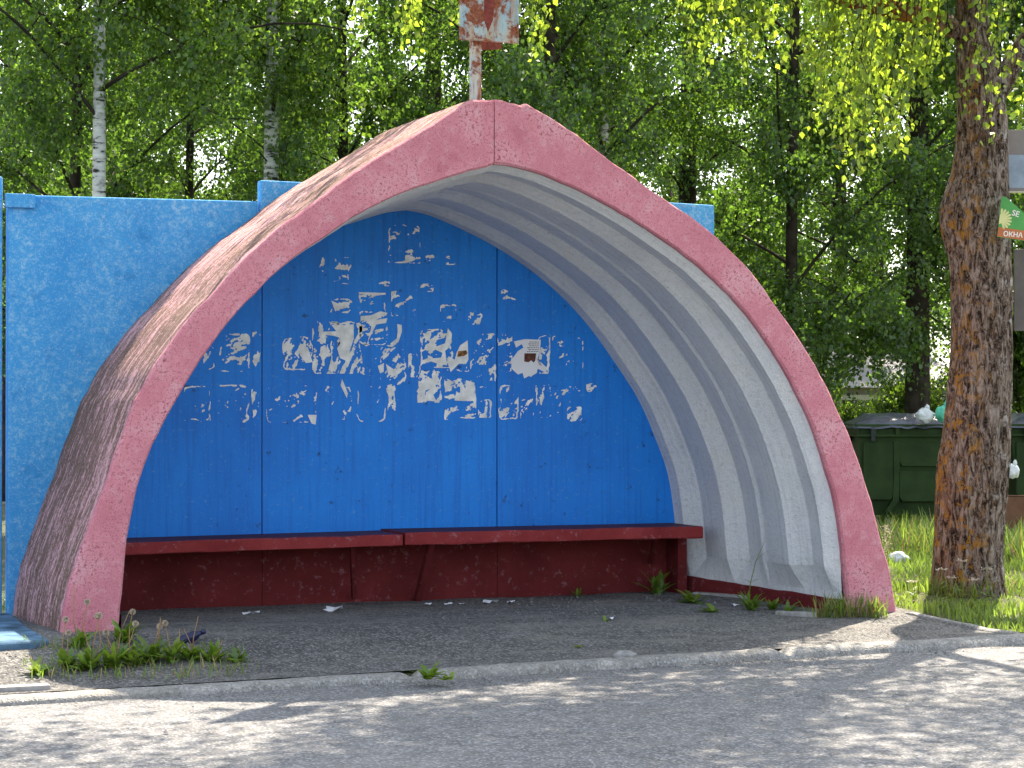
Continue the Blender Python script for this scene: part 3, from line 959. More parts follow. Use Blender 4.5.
# ================================================================== LEAVES AND TREES
def leaves(pos, L, hang=.8, seed=1, width=.42):
    """kite-shaped leaves at pos (N,3); L size array; returns verts, quads"""
    r = np.random.default_rng(seed)
    n = len(pos)
    d = np.c_[r.normal(0, 1, n), r.normal(0, 1, n), r.normal(0, 1, n) - hang * 2.2]
    d /= np.linalg.norm(d, axis=1)[:, None]
    q = r.normal(0, 1, (n, 3))
    s = np.cross(d, q); s /= np.linalg.norm(s, axis=1)[:, None] + 1e-9
    nn = np.cross(d, s)
    L = np.asarray(L)[:, None]
    w = L * width
    fold = nn * L * .10
    V = np.empty((n, 4, 3), np.float32)
    V[:, 0] = pos
    V[:, 1] = pos + d * L * .36 + s * w + fold
    V[:, 2] = pos + d * L
    V[:, 3] = pos + d * L * .36 - s * w + fold
    Q = np.arange(n * 4, dtype=np.int32).reshape(n, 4)
    return V.reshape(-1, 3), Q


def limb_path(r, z0, az, el, length, droop):
    p = np.array([0., 0., z0]); pts = [p.copy()]
    n = 7
    for k in range(n):
        e = el - droop * (k / n) ** 1.5
        a = az + r.normal(0, .14)
        p = p + np.array([cos(a) * cos(e), sin(a) * cos(e), sin(e)]) * (length / n)
        pts.append(p.copy())
    return np.array(pts)


def make_crown(seed, H, z0, R, nl, n_low, n_up, size, droop=1.0, zsplit=7.2, shape=.8):
    r = np.random.default_rng(seed)
    limbs = []
    for k in range(nl):
        t = (k + r.random()) / nl
        zl = z0 * .8 + (H - z0 * .8 - .8) * t ** .9
        prof = (1 - t) ** .55 * .95 + .10
        if t < .12: prof *= .75 + t * 2
        limbs.append((limb_path(r, zl, k * 2.399 + r.normal(0, .3), radians(r.uniform(28, 55)), R * prof * r.uniform(.85, 1.2), radians(50) * droop), zl))
    tw = []
    sub = MB()
    for P, zl in limbs:
        rad = .006 + .018 * np.linspace(1, .12, len(P)) * min(1, (H - zl) / H + .2)
        sub.tube(P, list(rad), 5, caps=False)
    # secondary boughs
    boughs = []
    for P, zl in limbs:
        for m in range(6):
            t = r.uniform(.2, .97); i = int(t * 6.99); f = t * 7 - i; i = min(i, 6)
            b = P[i] + (P[i + 1] - P[i]) * f
            a = r.uniform(0, 6.28); l = R * r.uniform(.16, .36)
            d = np.array([cos(a), sin(a), r.uniform(-.25, .6)])
            e = b + d * l
            mid = (b + e) / 2 + np.array([0, 0, .06])
            if b[2] < zsplit: sub.tube([b, mid, e], [.010, .007, .003], 4, caps=False)
            boughs.append((b, mid, e))
    B = np.array([np.array(x) for x in boughs])
    def twigs(n, lo):
        sel = B[(B[:, 0, 2] < zsplit)] if lo else B[(B[:, 0, 2] >= zsplit)]
        if len(sel) == 0: return np.zeros((0, 3)), np.zeros((0, 3))
        w = sel[r.integers(0, len(sel), n)]
        t = r.random(n)[:, None]
        p = (1 - t) ** 2 * w[:, 0] + 2 * t * (1 - t) * w[:, 1] + t * t * w[:, 2]
        p = p + r.normal(0, .07, (n, 3))
        v = np.c_[r.normal(0, .22, n), r.normal(0, .22, n), -np.abs(r.normal(.30, .22, n)) * droop + (1 - droop) * r.normal(0, .25, n)]
        return p, v
    pos = []; siz = []
    for lo, n, per, s in ((True, n_low, 16, size), (False, n_up, 11, size * 1.8)):
        p, v = twigs(n, lo)
        if len(p) == 0: continue
        t = r.random((n, per))[:, :, None]
        q = p[:, None, :] + v[:, None, :] * t + r.normal(0, .035 if lo else .10, (n, per, 3))
        q[:, :, 2] -= .12 * droop * (t[:, :, 0] ** 2)
        q = q.reshape(-1, 3)
        q = q[q[:, 2] > .5 * z0]
        pos.append(q); siz.append(s * r.uniform(.65, 1.2, len(q)))
    pos = np.concatenate(pos); siz = np.concatenate(siz)
    V, Q = leaves(pos, siz, .7, seed + 5)
    return V, Q, sub


def trunk_mb(seed, H, r0, lean=0.0, wob=.10):
    r = np.random.default_rng(seed); b = MB(); pts = []; rad = []
    n = 26; x = y = 0
    ph = r.uniform(0, 6.28, 2)
    for k in range(n + 1):
        t = k / n
        pts.append((lean * t * H * .5 + wob * sin(t * 7 + ph[0]) * t, wob * sin(t * 5 + ph[1]) * t, -.15 + t * H))
        rad.append(r0 * ((1 - t) ** .85 * .95 + .04) * (1 + .35 * exp(-t * 45)))
    b.tube(pts, rad, 10)
    return b


VAR = {}


def variant(key, seed, H, z0, R, nl, nlow, nup, size, droop, leafm, barkm, r0, lean=0.0):
    V, Q, sub = make_crown(seed, H, z0, R, nl, nlow, nup, size, droop)
    VAR[key] = dict(V=V, Q=Q, sub=sub, tr=trunk_mb(seed + 2, H * .96, r0, lean), leaf=M[leafm], bark=M[barkm], made=None)


variant('birch_a', 101, 15, 4.8, 2.7, 40, 1500, 330, .055, 1.0, 'leaf_bg', 'birch', .085)
variant('birch_b', 202, 16, 5.2, 2.5, 38, 1400, 330, .055, 1.0, 'leaf_bg', 'birch', .10)
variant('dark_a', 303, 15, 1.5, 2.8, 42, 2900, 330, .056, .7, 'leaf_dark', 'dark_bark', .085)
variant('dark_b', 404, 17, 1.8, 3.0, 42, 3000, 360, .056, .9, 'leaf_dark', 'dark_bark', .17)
variant('bush', 505, 3.4, .25, 1.5, 30, 1150, 0, .062, .4, 'leaf_bg', 'dark_bark', .03)


def plant_tree(name, key, loc, rot, sc, label, cat, group):
    v = VAR[key]
    root = empty(name, loc, label, cat, group)
    root.rotation_euler = (0, 0, rot); root.scale = (sc, sc, sc)
    if v['made'] is None:
        loc0 = list(loc); root['_w'] = [0, 0, 0]
        a = v['tr'].build('trunk', v['bark'], root); b_ = v['sub'].build('limbs', M['dark_bark'], root)
        c = np_mesh('crown', v['V'], v['Q'], v['leaf'], root)
        v['made'] = (a, b_, c)
    else:
        for o in v['made']:
            c = o.copy(); COL.objects.link(c); c.parent = root
    return root


def floor_at(px, d):
    p = at_d(px, 400, d)
    return Vector((p.x, p.y, g(p.x, p.y) - .02))


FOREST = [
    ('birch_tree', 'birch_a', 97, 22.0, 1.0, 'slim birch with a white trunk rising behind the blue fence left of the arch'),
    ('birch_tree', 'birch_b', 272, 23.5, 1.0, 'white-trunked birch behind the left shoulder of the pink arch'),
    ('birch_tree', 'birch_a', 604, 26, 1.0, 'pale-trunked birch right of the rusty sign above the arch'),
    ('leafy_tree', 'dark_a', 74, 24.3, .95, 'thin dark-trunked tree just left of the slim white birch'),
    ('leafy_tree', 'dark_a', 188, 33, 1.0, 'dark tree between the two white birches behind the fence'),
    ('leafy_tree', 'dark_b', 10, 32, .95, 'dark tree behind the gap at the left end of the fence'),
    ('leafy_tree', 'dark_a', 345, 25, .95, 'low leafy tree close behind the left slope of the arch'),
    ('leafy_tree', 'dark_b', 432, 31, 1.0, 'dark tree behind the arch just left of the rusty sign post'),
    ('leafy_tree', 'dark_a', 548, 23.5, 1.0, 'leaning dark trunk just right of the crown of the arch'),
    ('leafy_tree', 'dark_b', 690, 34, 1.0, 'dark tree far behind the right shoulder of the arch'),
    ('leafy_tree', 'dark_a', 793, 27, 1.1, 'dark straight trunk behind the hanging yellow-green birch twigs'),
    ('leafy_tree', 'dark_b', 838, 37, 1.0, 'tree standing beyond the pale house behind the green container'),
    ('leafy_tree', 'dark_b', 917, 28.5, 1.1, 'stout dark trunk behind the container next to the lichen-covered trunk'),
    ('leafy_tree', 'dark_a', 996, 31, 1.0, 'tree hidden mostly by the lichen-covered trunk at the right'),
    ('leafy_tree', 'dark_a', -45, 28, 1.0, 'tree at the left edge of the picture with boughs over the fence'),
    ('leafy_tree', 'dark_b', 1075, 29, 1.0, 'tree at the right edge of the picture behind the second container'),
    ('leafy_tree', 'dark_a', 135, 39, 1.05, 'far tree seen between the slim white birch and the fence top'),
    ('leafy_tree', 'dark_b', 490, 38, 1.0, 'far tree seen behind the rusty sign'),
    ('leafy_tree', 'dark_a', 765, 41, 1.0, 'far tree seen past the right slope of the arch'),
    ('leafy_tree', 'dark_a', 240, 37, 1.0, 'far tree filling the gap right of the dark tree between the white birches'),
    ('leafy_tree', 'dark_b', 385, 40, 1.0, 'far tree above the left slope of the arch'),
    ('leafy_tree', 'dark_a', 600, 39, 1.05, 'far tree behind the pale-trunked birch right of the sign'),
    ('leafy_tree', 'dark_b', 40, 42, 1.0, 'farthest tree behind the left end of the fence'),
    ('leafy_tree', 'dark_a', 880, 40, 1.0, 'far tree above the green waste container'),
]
rr = random.Random(5)
for name, key, px, d, sc, label in FOREST:
    plant_tree(name, key, floor_at(px, d), rr.uniform(0, 6.28), sc * rr.uniform(.95, 1.05), label, 'tree', 'trees of the wood behind the bus shelter')
BUSHES = [(745, 30, 1.0, 'leafy bush behind the right slope of the arch'), (846, 29, .5, 'low sunlit bush directly behind the green container'), (912, 30.5, .62, 'bush behind the plastic bags on the container'),
          (1025, 31, 1.0, 'bush behind the second container at the right edge')]
for px, d, bs, label in BUSHES:
    plant_tree('bush', 'bush', floor_at(px, d), rr.uniform(0, 6.28), bs * rr.uniform(.95, 1.1), label, 'bush', 'bushes at the edge of the wood')

# pale house far beyond the trees
hp = floor_at(893, 34)
house = empty('house', hp, 'low pale house with a grey roof glimpsed through leaves behind the container', 'house')
b = MB(); b.box((hp.x - 1.2, hp.y, -.2), (hp.x + 1.2, hp.y + 4, 1.72)); b.build('wall', M['wall_far'], house)
b = MB(); b.prism([(hp.y - .3, 1.69), (hp.y + 4.3, 1.69), (hp.y + 2, 2.5)], hp.x - 1.45, hp.x + 1.45, axis='x'); b.build('roof', M['roof_far'], house)
for dx in (-.95, .15):
    b = MB(); b.box((hp.x + dx, hp.y - .03, .7), (hp.x + dx + .8, hp.y + .02, 1.5)); w_ = b.build('window', M['glass'], house)
    w_['_w'] = list(hp)
    b = MB()
    for a, c in (((-.08, .62), (.88, .7)), ((-.08, 1.5), (.88, 1.58)), ((-.08, .7), (0, 1.5)), ((.8, .7), (.88, 1.5)), ((.37, .7), (.43, 1.5))):
        b.box((hp.x + dx + a[0], hp.y - .06, a[1]), (hp.x + dx + c[0], hp.y - .031, c[1]))
    b.build('frame', M['sign_white'], w_)

# ------------------------------------------------------------------ the old birch at the right
TD = 16.2
prof_t = [(612, 927, 1009), (590, 931, 1004), (560, 933, 1002), (530, 934.5, 1004), (495, 935, 1007), (458, 938, 1010), (437, 942, 1011), (400, 946, 1012), (370, 949, 1012.5), (330, 951, 1013), (290, 951, 1013), (262, 949, 1011.5), (238, 943, 1010.5), (222, 940, 1010), (206, 940.5, 1009.5), (192, 945, 1009), (175, 951, 1008.5), (150, 955, 1008), (120, 957, 1007), (90, 957, 1003), (60, 956, 996), (30, 956, 990), (0, 957, 986), (-40, 960, 984)]
base_ = at_d(968, 600, TD); base_.z = g(base_.x, base_.y)
near = empty('old_birch', base_, 'thick old birch with orange lichen on its fissured trunk beside the arch', 'tree')
ys_ = np.array([p[0] for p in prof_t][::-1], float); xl_ = np.array([p[1] for p in prof_t][::-1], float); xr_ = np.array([p[2] for p in prof_t][::-1], float)
tb = MB(); V = []; NR = 84; NZ = 230
pyv = np.linspace(616, -40, NZ)
for k_, py in enumerate(pyv):
    a = float(np.interp(py, ys_, xl_)); c = float(np.interp(py, ys_, xr_))
    ce = at_d((a + c) / 2, py, TD); r0 = (c - a) / 2 / F * TD
    flare = 1 + .10 * sst(560, 616, py)
    for q in range(NR):
        t = 2 * pi * q / NR
        u = t * r0 * 1.0
        z = ce.z
        fis = fnoise(cos(t) * 4.2 + sin(t) * 1.7 + 9, z * 1.5 + sin(t) * 4.2, 401, 3)
        rid = 1 - abs(float(fis) - .5) * 4
        fine = nz(cos(t) * 9 + 3, z * 14 + sin(t) * 9, 1, 402)
        rad = r0 * flare * (1 - .075 * max(0, rid) ** 2 + .045 * nz(cos(t) * 1.5, z * 2.2 + sin(t) * 1.5, 1, 403) + .035 * fine)
        V.append((ce.x + RT[0] * cos(t) * rad - RT[1] * sin(t) * rad, ce.y + RT[1] * cos(t) * rad + RT[0] * sin(t) * rad, z))
tb.add(V, [(a * NR + q, a * NR + (q + 1) % NR, (a + 1) * NR + (q + 1) % NR, (a + 1) * NR + q) for a in range(NZ - 1) for q in range(NR)], smooth=True)
tb.build('trunk', M['bark'], near)
u_ = Vector(RT); w_ = Vector((sin(YAW), cos(YAW), 0)); zz_ = Vector((0, 0, 1))
T0 = at_d(972, 0, TD); T1 = at_d(962, 30, TD); T2 = at_d(994, 85, TD)


def rel(o, a, b, c): return o + u_ * a + w_ * b + zz_ * c


LIMBS = [([T1, rel(T1, -.35, -.05, .10), rel(T1, -.9, -.1, .22), rel(T1, -1.8, -.3, .55), rel(T1, -3.0, -.4, .85), rel(T1, -4.4, -.3, .95)], .085),
         ([rel(T2, 0, 0, -.1), rel(T2, .16, -.05, .22), rel(T2, .42, -.1, .62), rel(T2, .8, -.1, 1.4), rel(T2, 1.5, .1, 3.0), rel(T2, 2.0, .2, 5.0)], .085),
         ([rel(T0, 0, 0, -.1), rel(T0, -.05, .05, .9), rel(T0, -.3, .1, 2.4), rel(T0, -.5, .1, 4.2), rel(T0, -.6, .2, 6.6)], .12)]
r = np.random.default_rng(77)
for k_ in range(17):
    h = r.uniform(.5, 5.6); a = pi + r.uniform(-.25, 1.7)
    s0 = rel(T0, -.1 * h, .03 * h, h); l = r.uniform(2.0, 3.4) * (1 - h / 9) * (1.15 if cos(a) < 0 else .75)
    LIMBS.append(([s0, rel(s0, cos(a) * l * .4, sin(a) * l * .4, .5), rel(s0, cos(a) * l * .75, sin(a) * l * .75, .75), rel(s0, cos(a) * l, sin(a) * l, .6)], .045))
lb_main = MB(); lb = MB()
for k_, (P, r0) in enumerate(LIMBS):
    (lb_main if k_ < 3 else lb).tube(P, list(np.linspace(r0, r0 * .25, len(P))), 10 if k_ < 3 else 6)
lb_main.build('main_limbs', M['bark'], near); lb.build('boughs', M['dark_bark'], near)
# hanging twigs that reach into the picture: bottom ends
HANG = [(358, 24), (362, 12), (404, 36), (410, 56), (415, 32), (402, 20), (457, 18), (522, 30), (530, 48), (537, 54), (543, 40), (526, 15), (700, 72), (706, 62), (712, 48), (698, 42), (722, 26), (740, 62), (747, 70), (755, 55), (735, 30), (770, 45), (781, 64), (790, 42), (765, 30), (800, 62), (806, 72), (812, 110), (818, 132), (822, 112), (826, 96), (832, 130), (838, 150), (843, 165), (848, 150), (852, 184), (858, 165), (862, 152), (868, 130), (875, 140), (882, 152), (888, 138), (895, 148), (902, 152), (906, 128), (898, 112), (885, 120), (870, 96), (912, 90), (918, 70), (925, 92), (930, 72), (937, 60), (942, 85), (948, 122), (952, 74), (945, 44), (985, 100), (990, 120), (995, 142), (1003, 110), (1010, 160), (1016, 100), (1020, 64), (1000, 64), (978, 92), (970, 62), (1008, 176), (993, 172), (1015, 130), (1022, 118), (820, 60), (834, 80), (846, 100), (856, 90), (866, 70), (880, 75), (892, 88), (905, 70), (775, 18), (690, 20), (715, 12), (830, 40), (850, 50), (876, 40), (960, 100), (968, 118)]
tw = MB(); pos = []
for hi_, (px, py) in enumerate(HANG):
    if 938 < px < 1013 and hi_ % 2: continue
    d = TD + r.uniform(-1.1, .9) if px < 940 else TD - r.uniform(.35, .9)
    bot = at_d(px, py, d); top = bot + zz_ * r.uniform(1.0, 1.6) + u_ * r.uniform(-.1, .25) + w_ * r.uniform(-.1, .1)
    top.z = max(top.z, 4.45)
    mid = (bot + top) / 2 + u_ * r.normal(0, .06)
    P = [top.lerp(mid, .5) + u_ * .03, mid, mid.lerp(bot, .5) + u_ * r.normal(0, .025), bot]
    P = [top] + P
    tw.tube(P, [.004, .0035, .003, .002, .0015], 4, caps=False)
    A = np.array([list(p) for p in P]); L = np.linalg.norm(np.diff(A, axis=0), axis=1).sum()
    n = int(L / (.0155 if px < 938 else .034))
    t = r.random(n) ** .9
    idx = np.clip((t * 4).astype(int), 0, 3); f = (t * 4 - idx)[:, None]
    q = A[idx] * (1 - f) + A[idx + 1] * f + r.normal(0, .042, (n, 3))
    pos.append(q)
tw.build('hanging_twigs', M['dark_bark'], near)
pos = np.concatenate(pos)
V1, Q1 = leaves(pos, .058 * r.uniform(.6, 1.15, len(pos)), .9, 9, .40)
# crown above the picture
cp = []
for (P, r0) in LIMBS:
    A = np.array([list(p) for p in P])
    n = 55 if r0 < .06 else (30 if P[0].z < 3.6 else 150)
    t = r.uniform(.18, 1, n) * (len(P) - 1); i = np.minimum(t.astype(int), len(P) - 2); f = (t - i)[:, None]
    s0 = A[i] * (1 - f) + A[i + 1] * f + r.normal(0, .28, (n, 3))
    v = np.c_[r.normal(0, .2, n), r.normal(0, .2, n), -np.abs(r.normal(.5, .3, n))]
    tt = r.random((n, 17))[:, :, None]
    q = (s0[:, None, :] + v[:, None, :] * tt + r.normal(0, .05, (n, 17, 3))).reshape(-1, 3)
    cp.append(q[q[:, 2] > 4.5])
# leaf clumps added to the unseen crown, spread to dapple the road with shade
for k_ in range(155):
    while True:
        e = r.uniform(-1, 1, 3)
        if .12 < (e ** 2).sum() < 1: break
    c = np.array([1.3, -.5, 7.4]) + e * np.array([6.0, 2.1, 2.5]) if k_ < 122 else np.array([6.6, -.2, 7.2]) + e * np.array([1.9, 1.4, 1.8])
    n = int(r.uniform(120, 260))
    q = c + r.normal(0, 1, (n, 3)) * np.array([.34, .34, .26])
    cp.append(q[q[:, 2] > 4.6])
cp = np.concatenate(cp)
V2, Q2 = leaves(cp, .085 * r.uniform(.7, 1.2, len(cp)), .8, 10)
np_mesh('crown', np.concatenate([V1, V2]), np.concatenate([Q1, Q2 + len(V1)]), M['leaf_near'], near)

# boards nailed to the right side of the old trunk
def board_frame(px, py, d, w, h, rz=0, tilt=0):
    o = at_d(px, py, d)
    return Matrix.Translation(o) @ Matrix.Rotation(-YAW + rz, 4, 'Z') @ Matrix.Rotation(tilt, 4, 'Y')


def mk_text(body, size, mat, Mx, parent):
    cu = bpy.data.curves.new('lettering', 'FONT'); cu.body = body; cu.size = size; cu.extrude = .0006; cu.offset = size * .02
    o = bpy.data.objects.new('lettering', cu); COL.objects.link(o)
    o.data.materials.append(mat)
    dg = bpy.context.evaluated_depsgraph_get()
    me = bpy.data.meshes.new_from_object(o.evaluated_get(dg))
    bpy.data.objects.remove(o)
    W = Mx @ Matrix.Rotation(radians(90), 4, 'X')
    off = Vector(parent['_w'])
    for v in me.vertices: v.co = (W @ v.co) - off
    me.materials.clear(); me.materials.append(mat)
    return link('lettering', me, parent, off)


S = 15.85 / F                                                         # metres per photo pixel on the green sign
MS = board_frame(998, 237, 15.85, 0, 0, 0, radians(5))
gsn = empty('window_shop_sign', MS.translation, 'small green tilted sign reading ОКНА nailed to the lichen-covered trunk', 'sign')
def spoly(pts): return [(x * S, z * S) for x, z in pts]
b = MB(); b.prism(spoly([(-1, 0), (0, 40), (4, 41), (32, 20), (34, 2), (30, -2)]), -.006, .0, M=MS); b.build('panel', M['sign_green'], gsn)
b = MB(); b.prism(spoly([(-1, .5), (-.6, 10), (32, 8), (33, 1.5), (30, -1.5)]), -.009, -.0065, M=MS); b.build('colour_band', M['sign_orange'], gsn)
b = MB()
for a in range(-70, 91, 20):
    t = radians(a); c = (1.5, 18)
    b.prism(spoly([(c[0] + 3 * cos(t - .25), c[1] + 3 * sin(t - .25)), (c[0] + 10 * cos(t - .10), c[1] + 10 * sin(t - .10)), (c[0] + 11 * cos(t + .05), c[1] + 11 * sin(t + .05)), (c[0] + 9 * cos(t + .14), c[1] + 9 * sin(t + .14)), (c[0] + 3 * cos(t + .25), c[1] + 3 * sin(t + .25))]), -.009, -.0065, M=MS)
b.prism(spoly([(-.6, 13), (3, 14), (5, 18), (3, 22), (-.2, 23)]), -.010, -.0066, M=MS)
b.build('sun_emblem', M['sign_yellow'], gsn)
mk_text('ОКНА', 6.9 * S, M['sign_white'], MS @ Matrix.Translation((4.6 * S, -.0105, 1.4 * S)), gsn)
mk_text('SE', 8 * S, M['sign_white'], MS @ Matrix.Translation((11 * S, -.0105, 23 * S)) @ Matrix.Rotation(radians(12), 4, 'Y'), gsn)

M['dark_board'] = simple('dull_grey_board', (.13, .12, .115), .8, .2, .25, 7, .1)
MB2 = board_frame(1006, 191, 16.35, 0, 0)
S2 = 16.35 / F
nb2 = empty('notice_board', MB2.translation, 'grey board with a pale blue sheet fixed to the trunk above the green sign', 'sign')
b = MB(); b.box((0, -.01, -.0), (62 * S2, .02, 61 * S2), M=MB2, bev=.003); b.build('panel', M['grey_board'], nb2)
b = MB(); b.box((1 * S2, -.0135, 3 * S2), (60 * S2, -.0105, 36 * S2), M=MB2); b.build('sheet', M['blue_board'], nb2)
b = MB(); b.box((-.5 * S2, -.018, -2 * S2), (62.5 * S2, .022, -.2 * S2), M=MB2, bev=.002); b.build('lower_strip', M['cream'], nb2)
MB3 = board_frame(1014, 331, 16.4, 0, 0)
b = MB(); b.box((0, -.012, 0), (55 * S2, .012, 82 * S2), M=MB3, bev=.004)
tag(b.build('blank_board', M['dark_board'], loc=MB3.translation), 'plain grey board on the trunk below the green sign', 'sign')

# ================================================================== WASTE CONTAINERS
binp = floor_at(862, 25.3)


def make_bin(loc, rz, label):
    root = empty('waste_container', loc, label, 'waste container', 'green wheeled waste containers beside the trees')
    root.rotation_euler = (0, 0, rz); root['_w'] = [0, 0, 0]
    W, D, H = 1.32, .95, 1.18
    b = MB(); n = 10
    rows = []
    for k_ in range(n + 1):
        t = k_ / n; ins = .10 * (1 - t) ** 1.3 + .0
        rows.append([(ins, ins * .8, .16 + (H - .16) * t), (W - ins, ins * .8, .16 + (H - .16) * t), (W - ins, D - ins * .8, .16 + (H - .16) * t), (ins, D - ins * .8, .16 + (H - .16) * t)])
    b.add([p for r_ in rows for p in r_], [(a * 4 + c, a * 4 + (c + 1) % 4, (a + 1) * 4 + (c + 1) % 4, (a + 1) * 4 + c) for a in range(n) for c in range(4)] + [(3, 2, 1, 0)])
    # raised pressed panels on the front face, with a curved rib
    for x0, x1, z0, z1 in ((.06, .40, .34, .98), (.47, 1.24, .72, .98), (.47, 1.24, .32, .66)):
        b.prism([(x0 + .03, z0), (x1 - .03, z0), (x1, z0 + .05), (x1, z1), (x0, z1), (x0, z0 + .05)], -.012, .07)
    b.prism([(.40, 1.0), (.47, 1.0), (.465, .6), (.46, .32), (.36, .2), (.30, .2), (.39, .34), (.405, .6)], -.024, .05)
    b.build('body', M['bin'], root)
    b = MB(); b.box((-.035, -.04, H - .13), (W + .035, D + .03, H - .10), bev=.008); b.box((-.045, -.05, H - .03), (W + .045, D + .04, H + .015), bev=.012)
    for x in (.16, .42, .98, 1.2): b.box((x, -.045, H - .11), (x + .045, -.0, H - .025))
    b.build('rim', M['bin'], root)
    for x in (.14, 1.06):
        b = MB(); b.box((x, -.06, H - .18), (x + .05, -.042, H - .02), bev=.004); b.build('lifting_lug', M['bin_dark'], root)
    for s in (-.07, W + .02):
        b = MB(); b.tube([(s - .02, D / 2, H - .16), (s + .07, D / 2, H - .16)], .03, 10); b.build('trunnion', M['bin_dark'], root)
    for x, y in ((.16, .14), (W - .16, .14), (.16, D - .14), (W - .16, D - .14)):
        b = MB(); b.tube([(x - .03, y, .085), (x + .03, y, .085)], .085, 16); wh = b.build('wheel', M['bin_dark'], root)
        b = MB(); b.box((x - .045, y - .03, .08), (x - .034, y + .03, .2)); b.box((x + .034, y - .03, .08), (x + .045, y + .03, .2)); b.box((x - .045, y - .03, .19), (x + .045, y + .03, .21)); b.build('fork', M['bin_dark'], wh)
    # slack black plastic lid
    b = MB(); nx, ny = 40, 20; Vv = []
    for j in range(ny + 1):
        for i in range(nx + 1):
            u = i / nx; v = j / ny
            ed = min(1, min(u, 1 - u) * 7, min(v, 1 - v) * 5)
            z = H + .02 + .10 * ed * (.6 + .5 * sin(u * 3.1)) + .07 * nz(u * 5, v * 4, 1, 501) * ed + .03 * nz(u * 16, v * 9, 1, 502)
            Vv.append((-.06 + u * (W + .10), -.065 + v * (D + .10), z - (.05 if ed == 0 else 0)))
    b.add(Vv, [(j * (nx + 1) + i, j * (nx + 1) + i + 1, (j + 1) * (nx + 1) + i + 1, (j + 1) * (nx + 1) + i) for j in range(ny) for i in range(nx)], smooth=True)
    b.build('lid', M['lid'], root)
    return root


BRZ = radians(-24)
bin1 = make_bin(floor_at(858, 25.0), BRZ, 'green waste container with a crumpled black lid between the arch and the trunk')
bin2 = bin1.copy(); COL.objects.link(bin2); bin2.location = floor_at(1011, 25.4)
bin2['label'] = 'second green waste container at the right edge beyond the lichen-covered trunk'
for ch in list(bin1.children):
    c = ch.copy(); COL.objects.link(c); c.parent = bin2
    for gch in ch.children:
        d = gch.copy(); COL.objects.link(d); d.parent = c


def bag(name, px, py, d, r3, mat, label, seed, knot=True, cat='plastic bag'):
    c = at_d(px, py, d); b = MB()
    b.blob(c, r3, seed, .24, 1.3, 4)
    if knot: b.blob(c + Vector((.02, -.02, r3[2] * 1.05)), (r3[0] * .25, r3[1] * .25, r3[2] * .4), seed + 1, .5, 3, 3)
    return tag(b.build(name, mat), label, cat)


bag('plastic_bag', 925, 415.5, 24.85, (.105, .09, .085), M['bag_white'], 'white knotted plastic bag lying on the container rim', 3)
bag('plastic_bag', 943, 414, 24.8, (.085, .08, .10), M['bag_green'], 'mint green plastic bag beside the white one on the container', 6)
bag('plastic_bag', 1012, 471, 21.9, (.075, .07, .075), M['bag_white'], 'white bag on top of the brown cardboard box right of the trunk', 8)
cb = at_d(1006, 529, 22.0); cbx = Matrix.Translation((cb.x, cb.y, g(cb.x, cb.y))) @ Matrix.Rotation(-YAW, 4, 'Z')
cbo = empty('cardboard_box', cbx.translation, 'brown cardboard box in the grass right of the lichen-covered trunk', 'box')
b = MB(); b.box((-.12, 0, 0), (.30, .35, .46), M=cbx, bev=.006); b.build('carton', M['card'], cbo)
b = MB(); b.box((-.12, -.10, .455), (.30, .0, .462), M=cbx @ Matrix.Rotation(radians(-12), 4, 'X')); b.build('flap', M['card'], cbo)
gb = on_ground(900, 566)
bag('plastic_bag', 899, 559, (Vector(CAM) - gb).length, (.085, .08, .065), M['bag_white'], 'crumpled white bag lying in the grass by the right foot of the arch', 12, False)

# ================================================================== WEEDS, GRASS, LITTER
def blade(b, o, d, L, w, bend=.5, seg=4, mi=0, lobed=0.0):
    """curved tapering leaf from o in horizontal direction d"""
    d = Vector(d).normalized(); side = d.cross(zz_).normalized() if abs(d.z) < .99 else Vector((1, 0, 0))
    V = []
    p = Vector(o); e = atan2(d.z, Vector((d.x, d.y)).length); h = Vector((d.x, d.y, 0)).normalized() if Vector((d.x, d.y)).length > 1e-4 else Vector((1, 0, 0))
    for k_ in range(seg + 1):
        t = k_ / seg
        ww = w * (sin(pi * min(1, .12 + t * .88)) ** .8) * (1 + (lobed * (1 if k_ % 2 else -.6)))
        V += [p - side * ww, p + side * ww]
        ee = e - bend * (t + .1) * 1.6
        p = p + (h * cos(ee) + zz_ * sin(ee)) * (L / seg)
    b.add(V, [(2 * k_, 2 * k_ + 1, 2 * k_ + 3, 2 * k_ + 2) for k_ in range(seg)], mi)


def rosette(name, p, n, L, w, label, cat, group, seed, lobed=.35, el=(15, 70), stalks=0, puff=False, sL=.22):
    q = random.Random(seed); b = MB()
    root = empty(name, p, label, cat, group)
    for k_ in range(n):
        a = q.uniform(0, 6.28); e = radians(q.uniform(*el)); l = L * q.uniform(.55, 1.15)
        blade(b, p + Vector((q.gauss(0, .012), q.gauss(0, .012), 0)), (cos(a) * cos(e), sin(a) * cos(e), sin(e)), l, w * q.uniform(.7, 1.2), q.uniform(.2, .7), 7, 0, lobed)
    b.build('leaves', M['weed'], root)
    for k_ in range(stalks):
        a = q.uniform(0, 6.28); l = sL * q.uniform(.7, 1.25)
        top = p + Vector((cos(a) * .05, sin(a) * .05, l)); b = MB()
        b.tube([p, p.lerp(top, .5) + Vector((q.gauss(0, .012), q.gauss(0, .012), 0)), top], [.003, .0025, .002], 5)
        s_ = b.build('stalk', M['dry'], root)
        if puff and q.random() < .5:
            b = MB()
            for i in range(150):
                u = Vector((q.gauss(0, 1), q.gauss(0, 1), q.gauss(0, 1))).normalized(); v = u.orthogonal().normalized()
                r0 = .016; b.add([top + u * .004, top + u * r0 - v * .0035, top + u * (r0 + .003), top + u * r0 + v * .0035], [(0, 1, 2, 3)])
            b.build('seed_head', M['fluff'], s_)
    return root


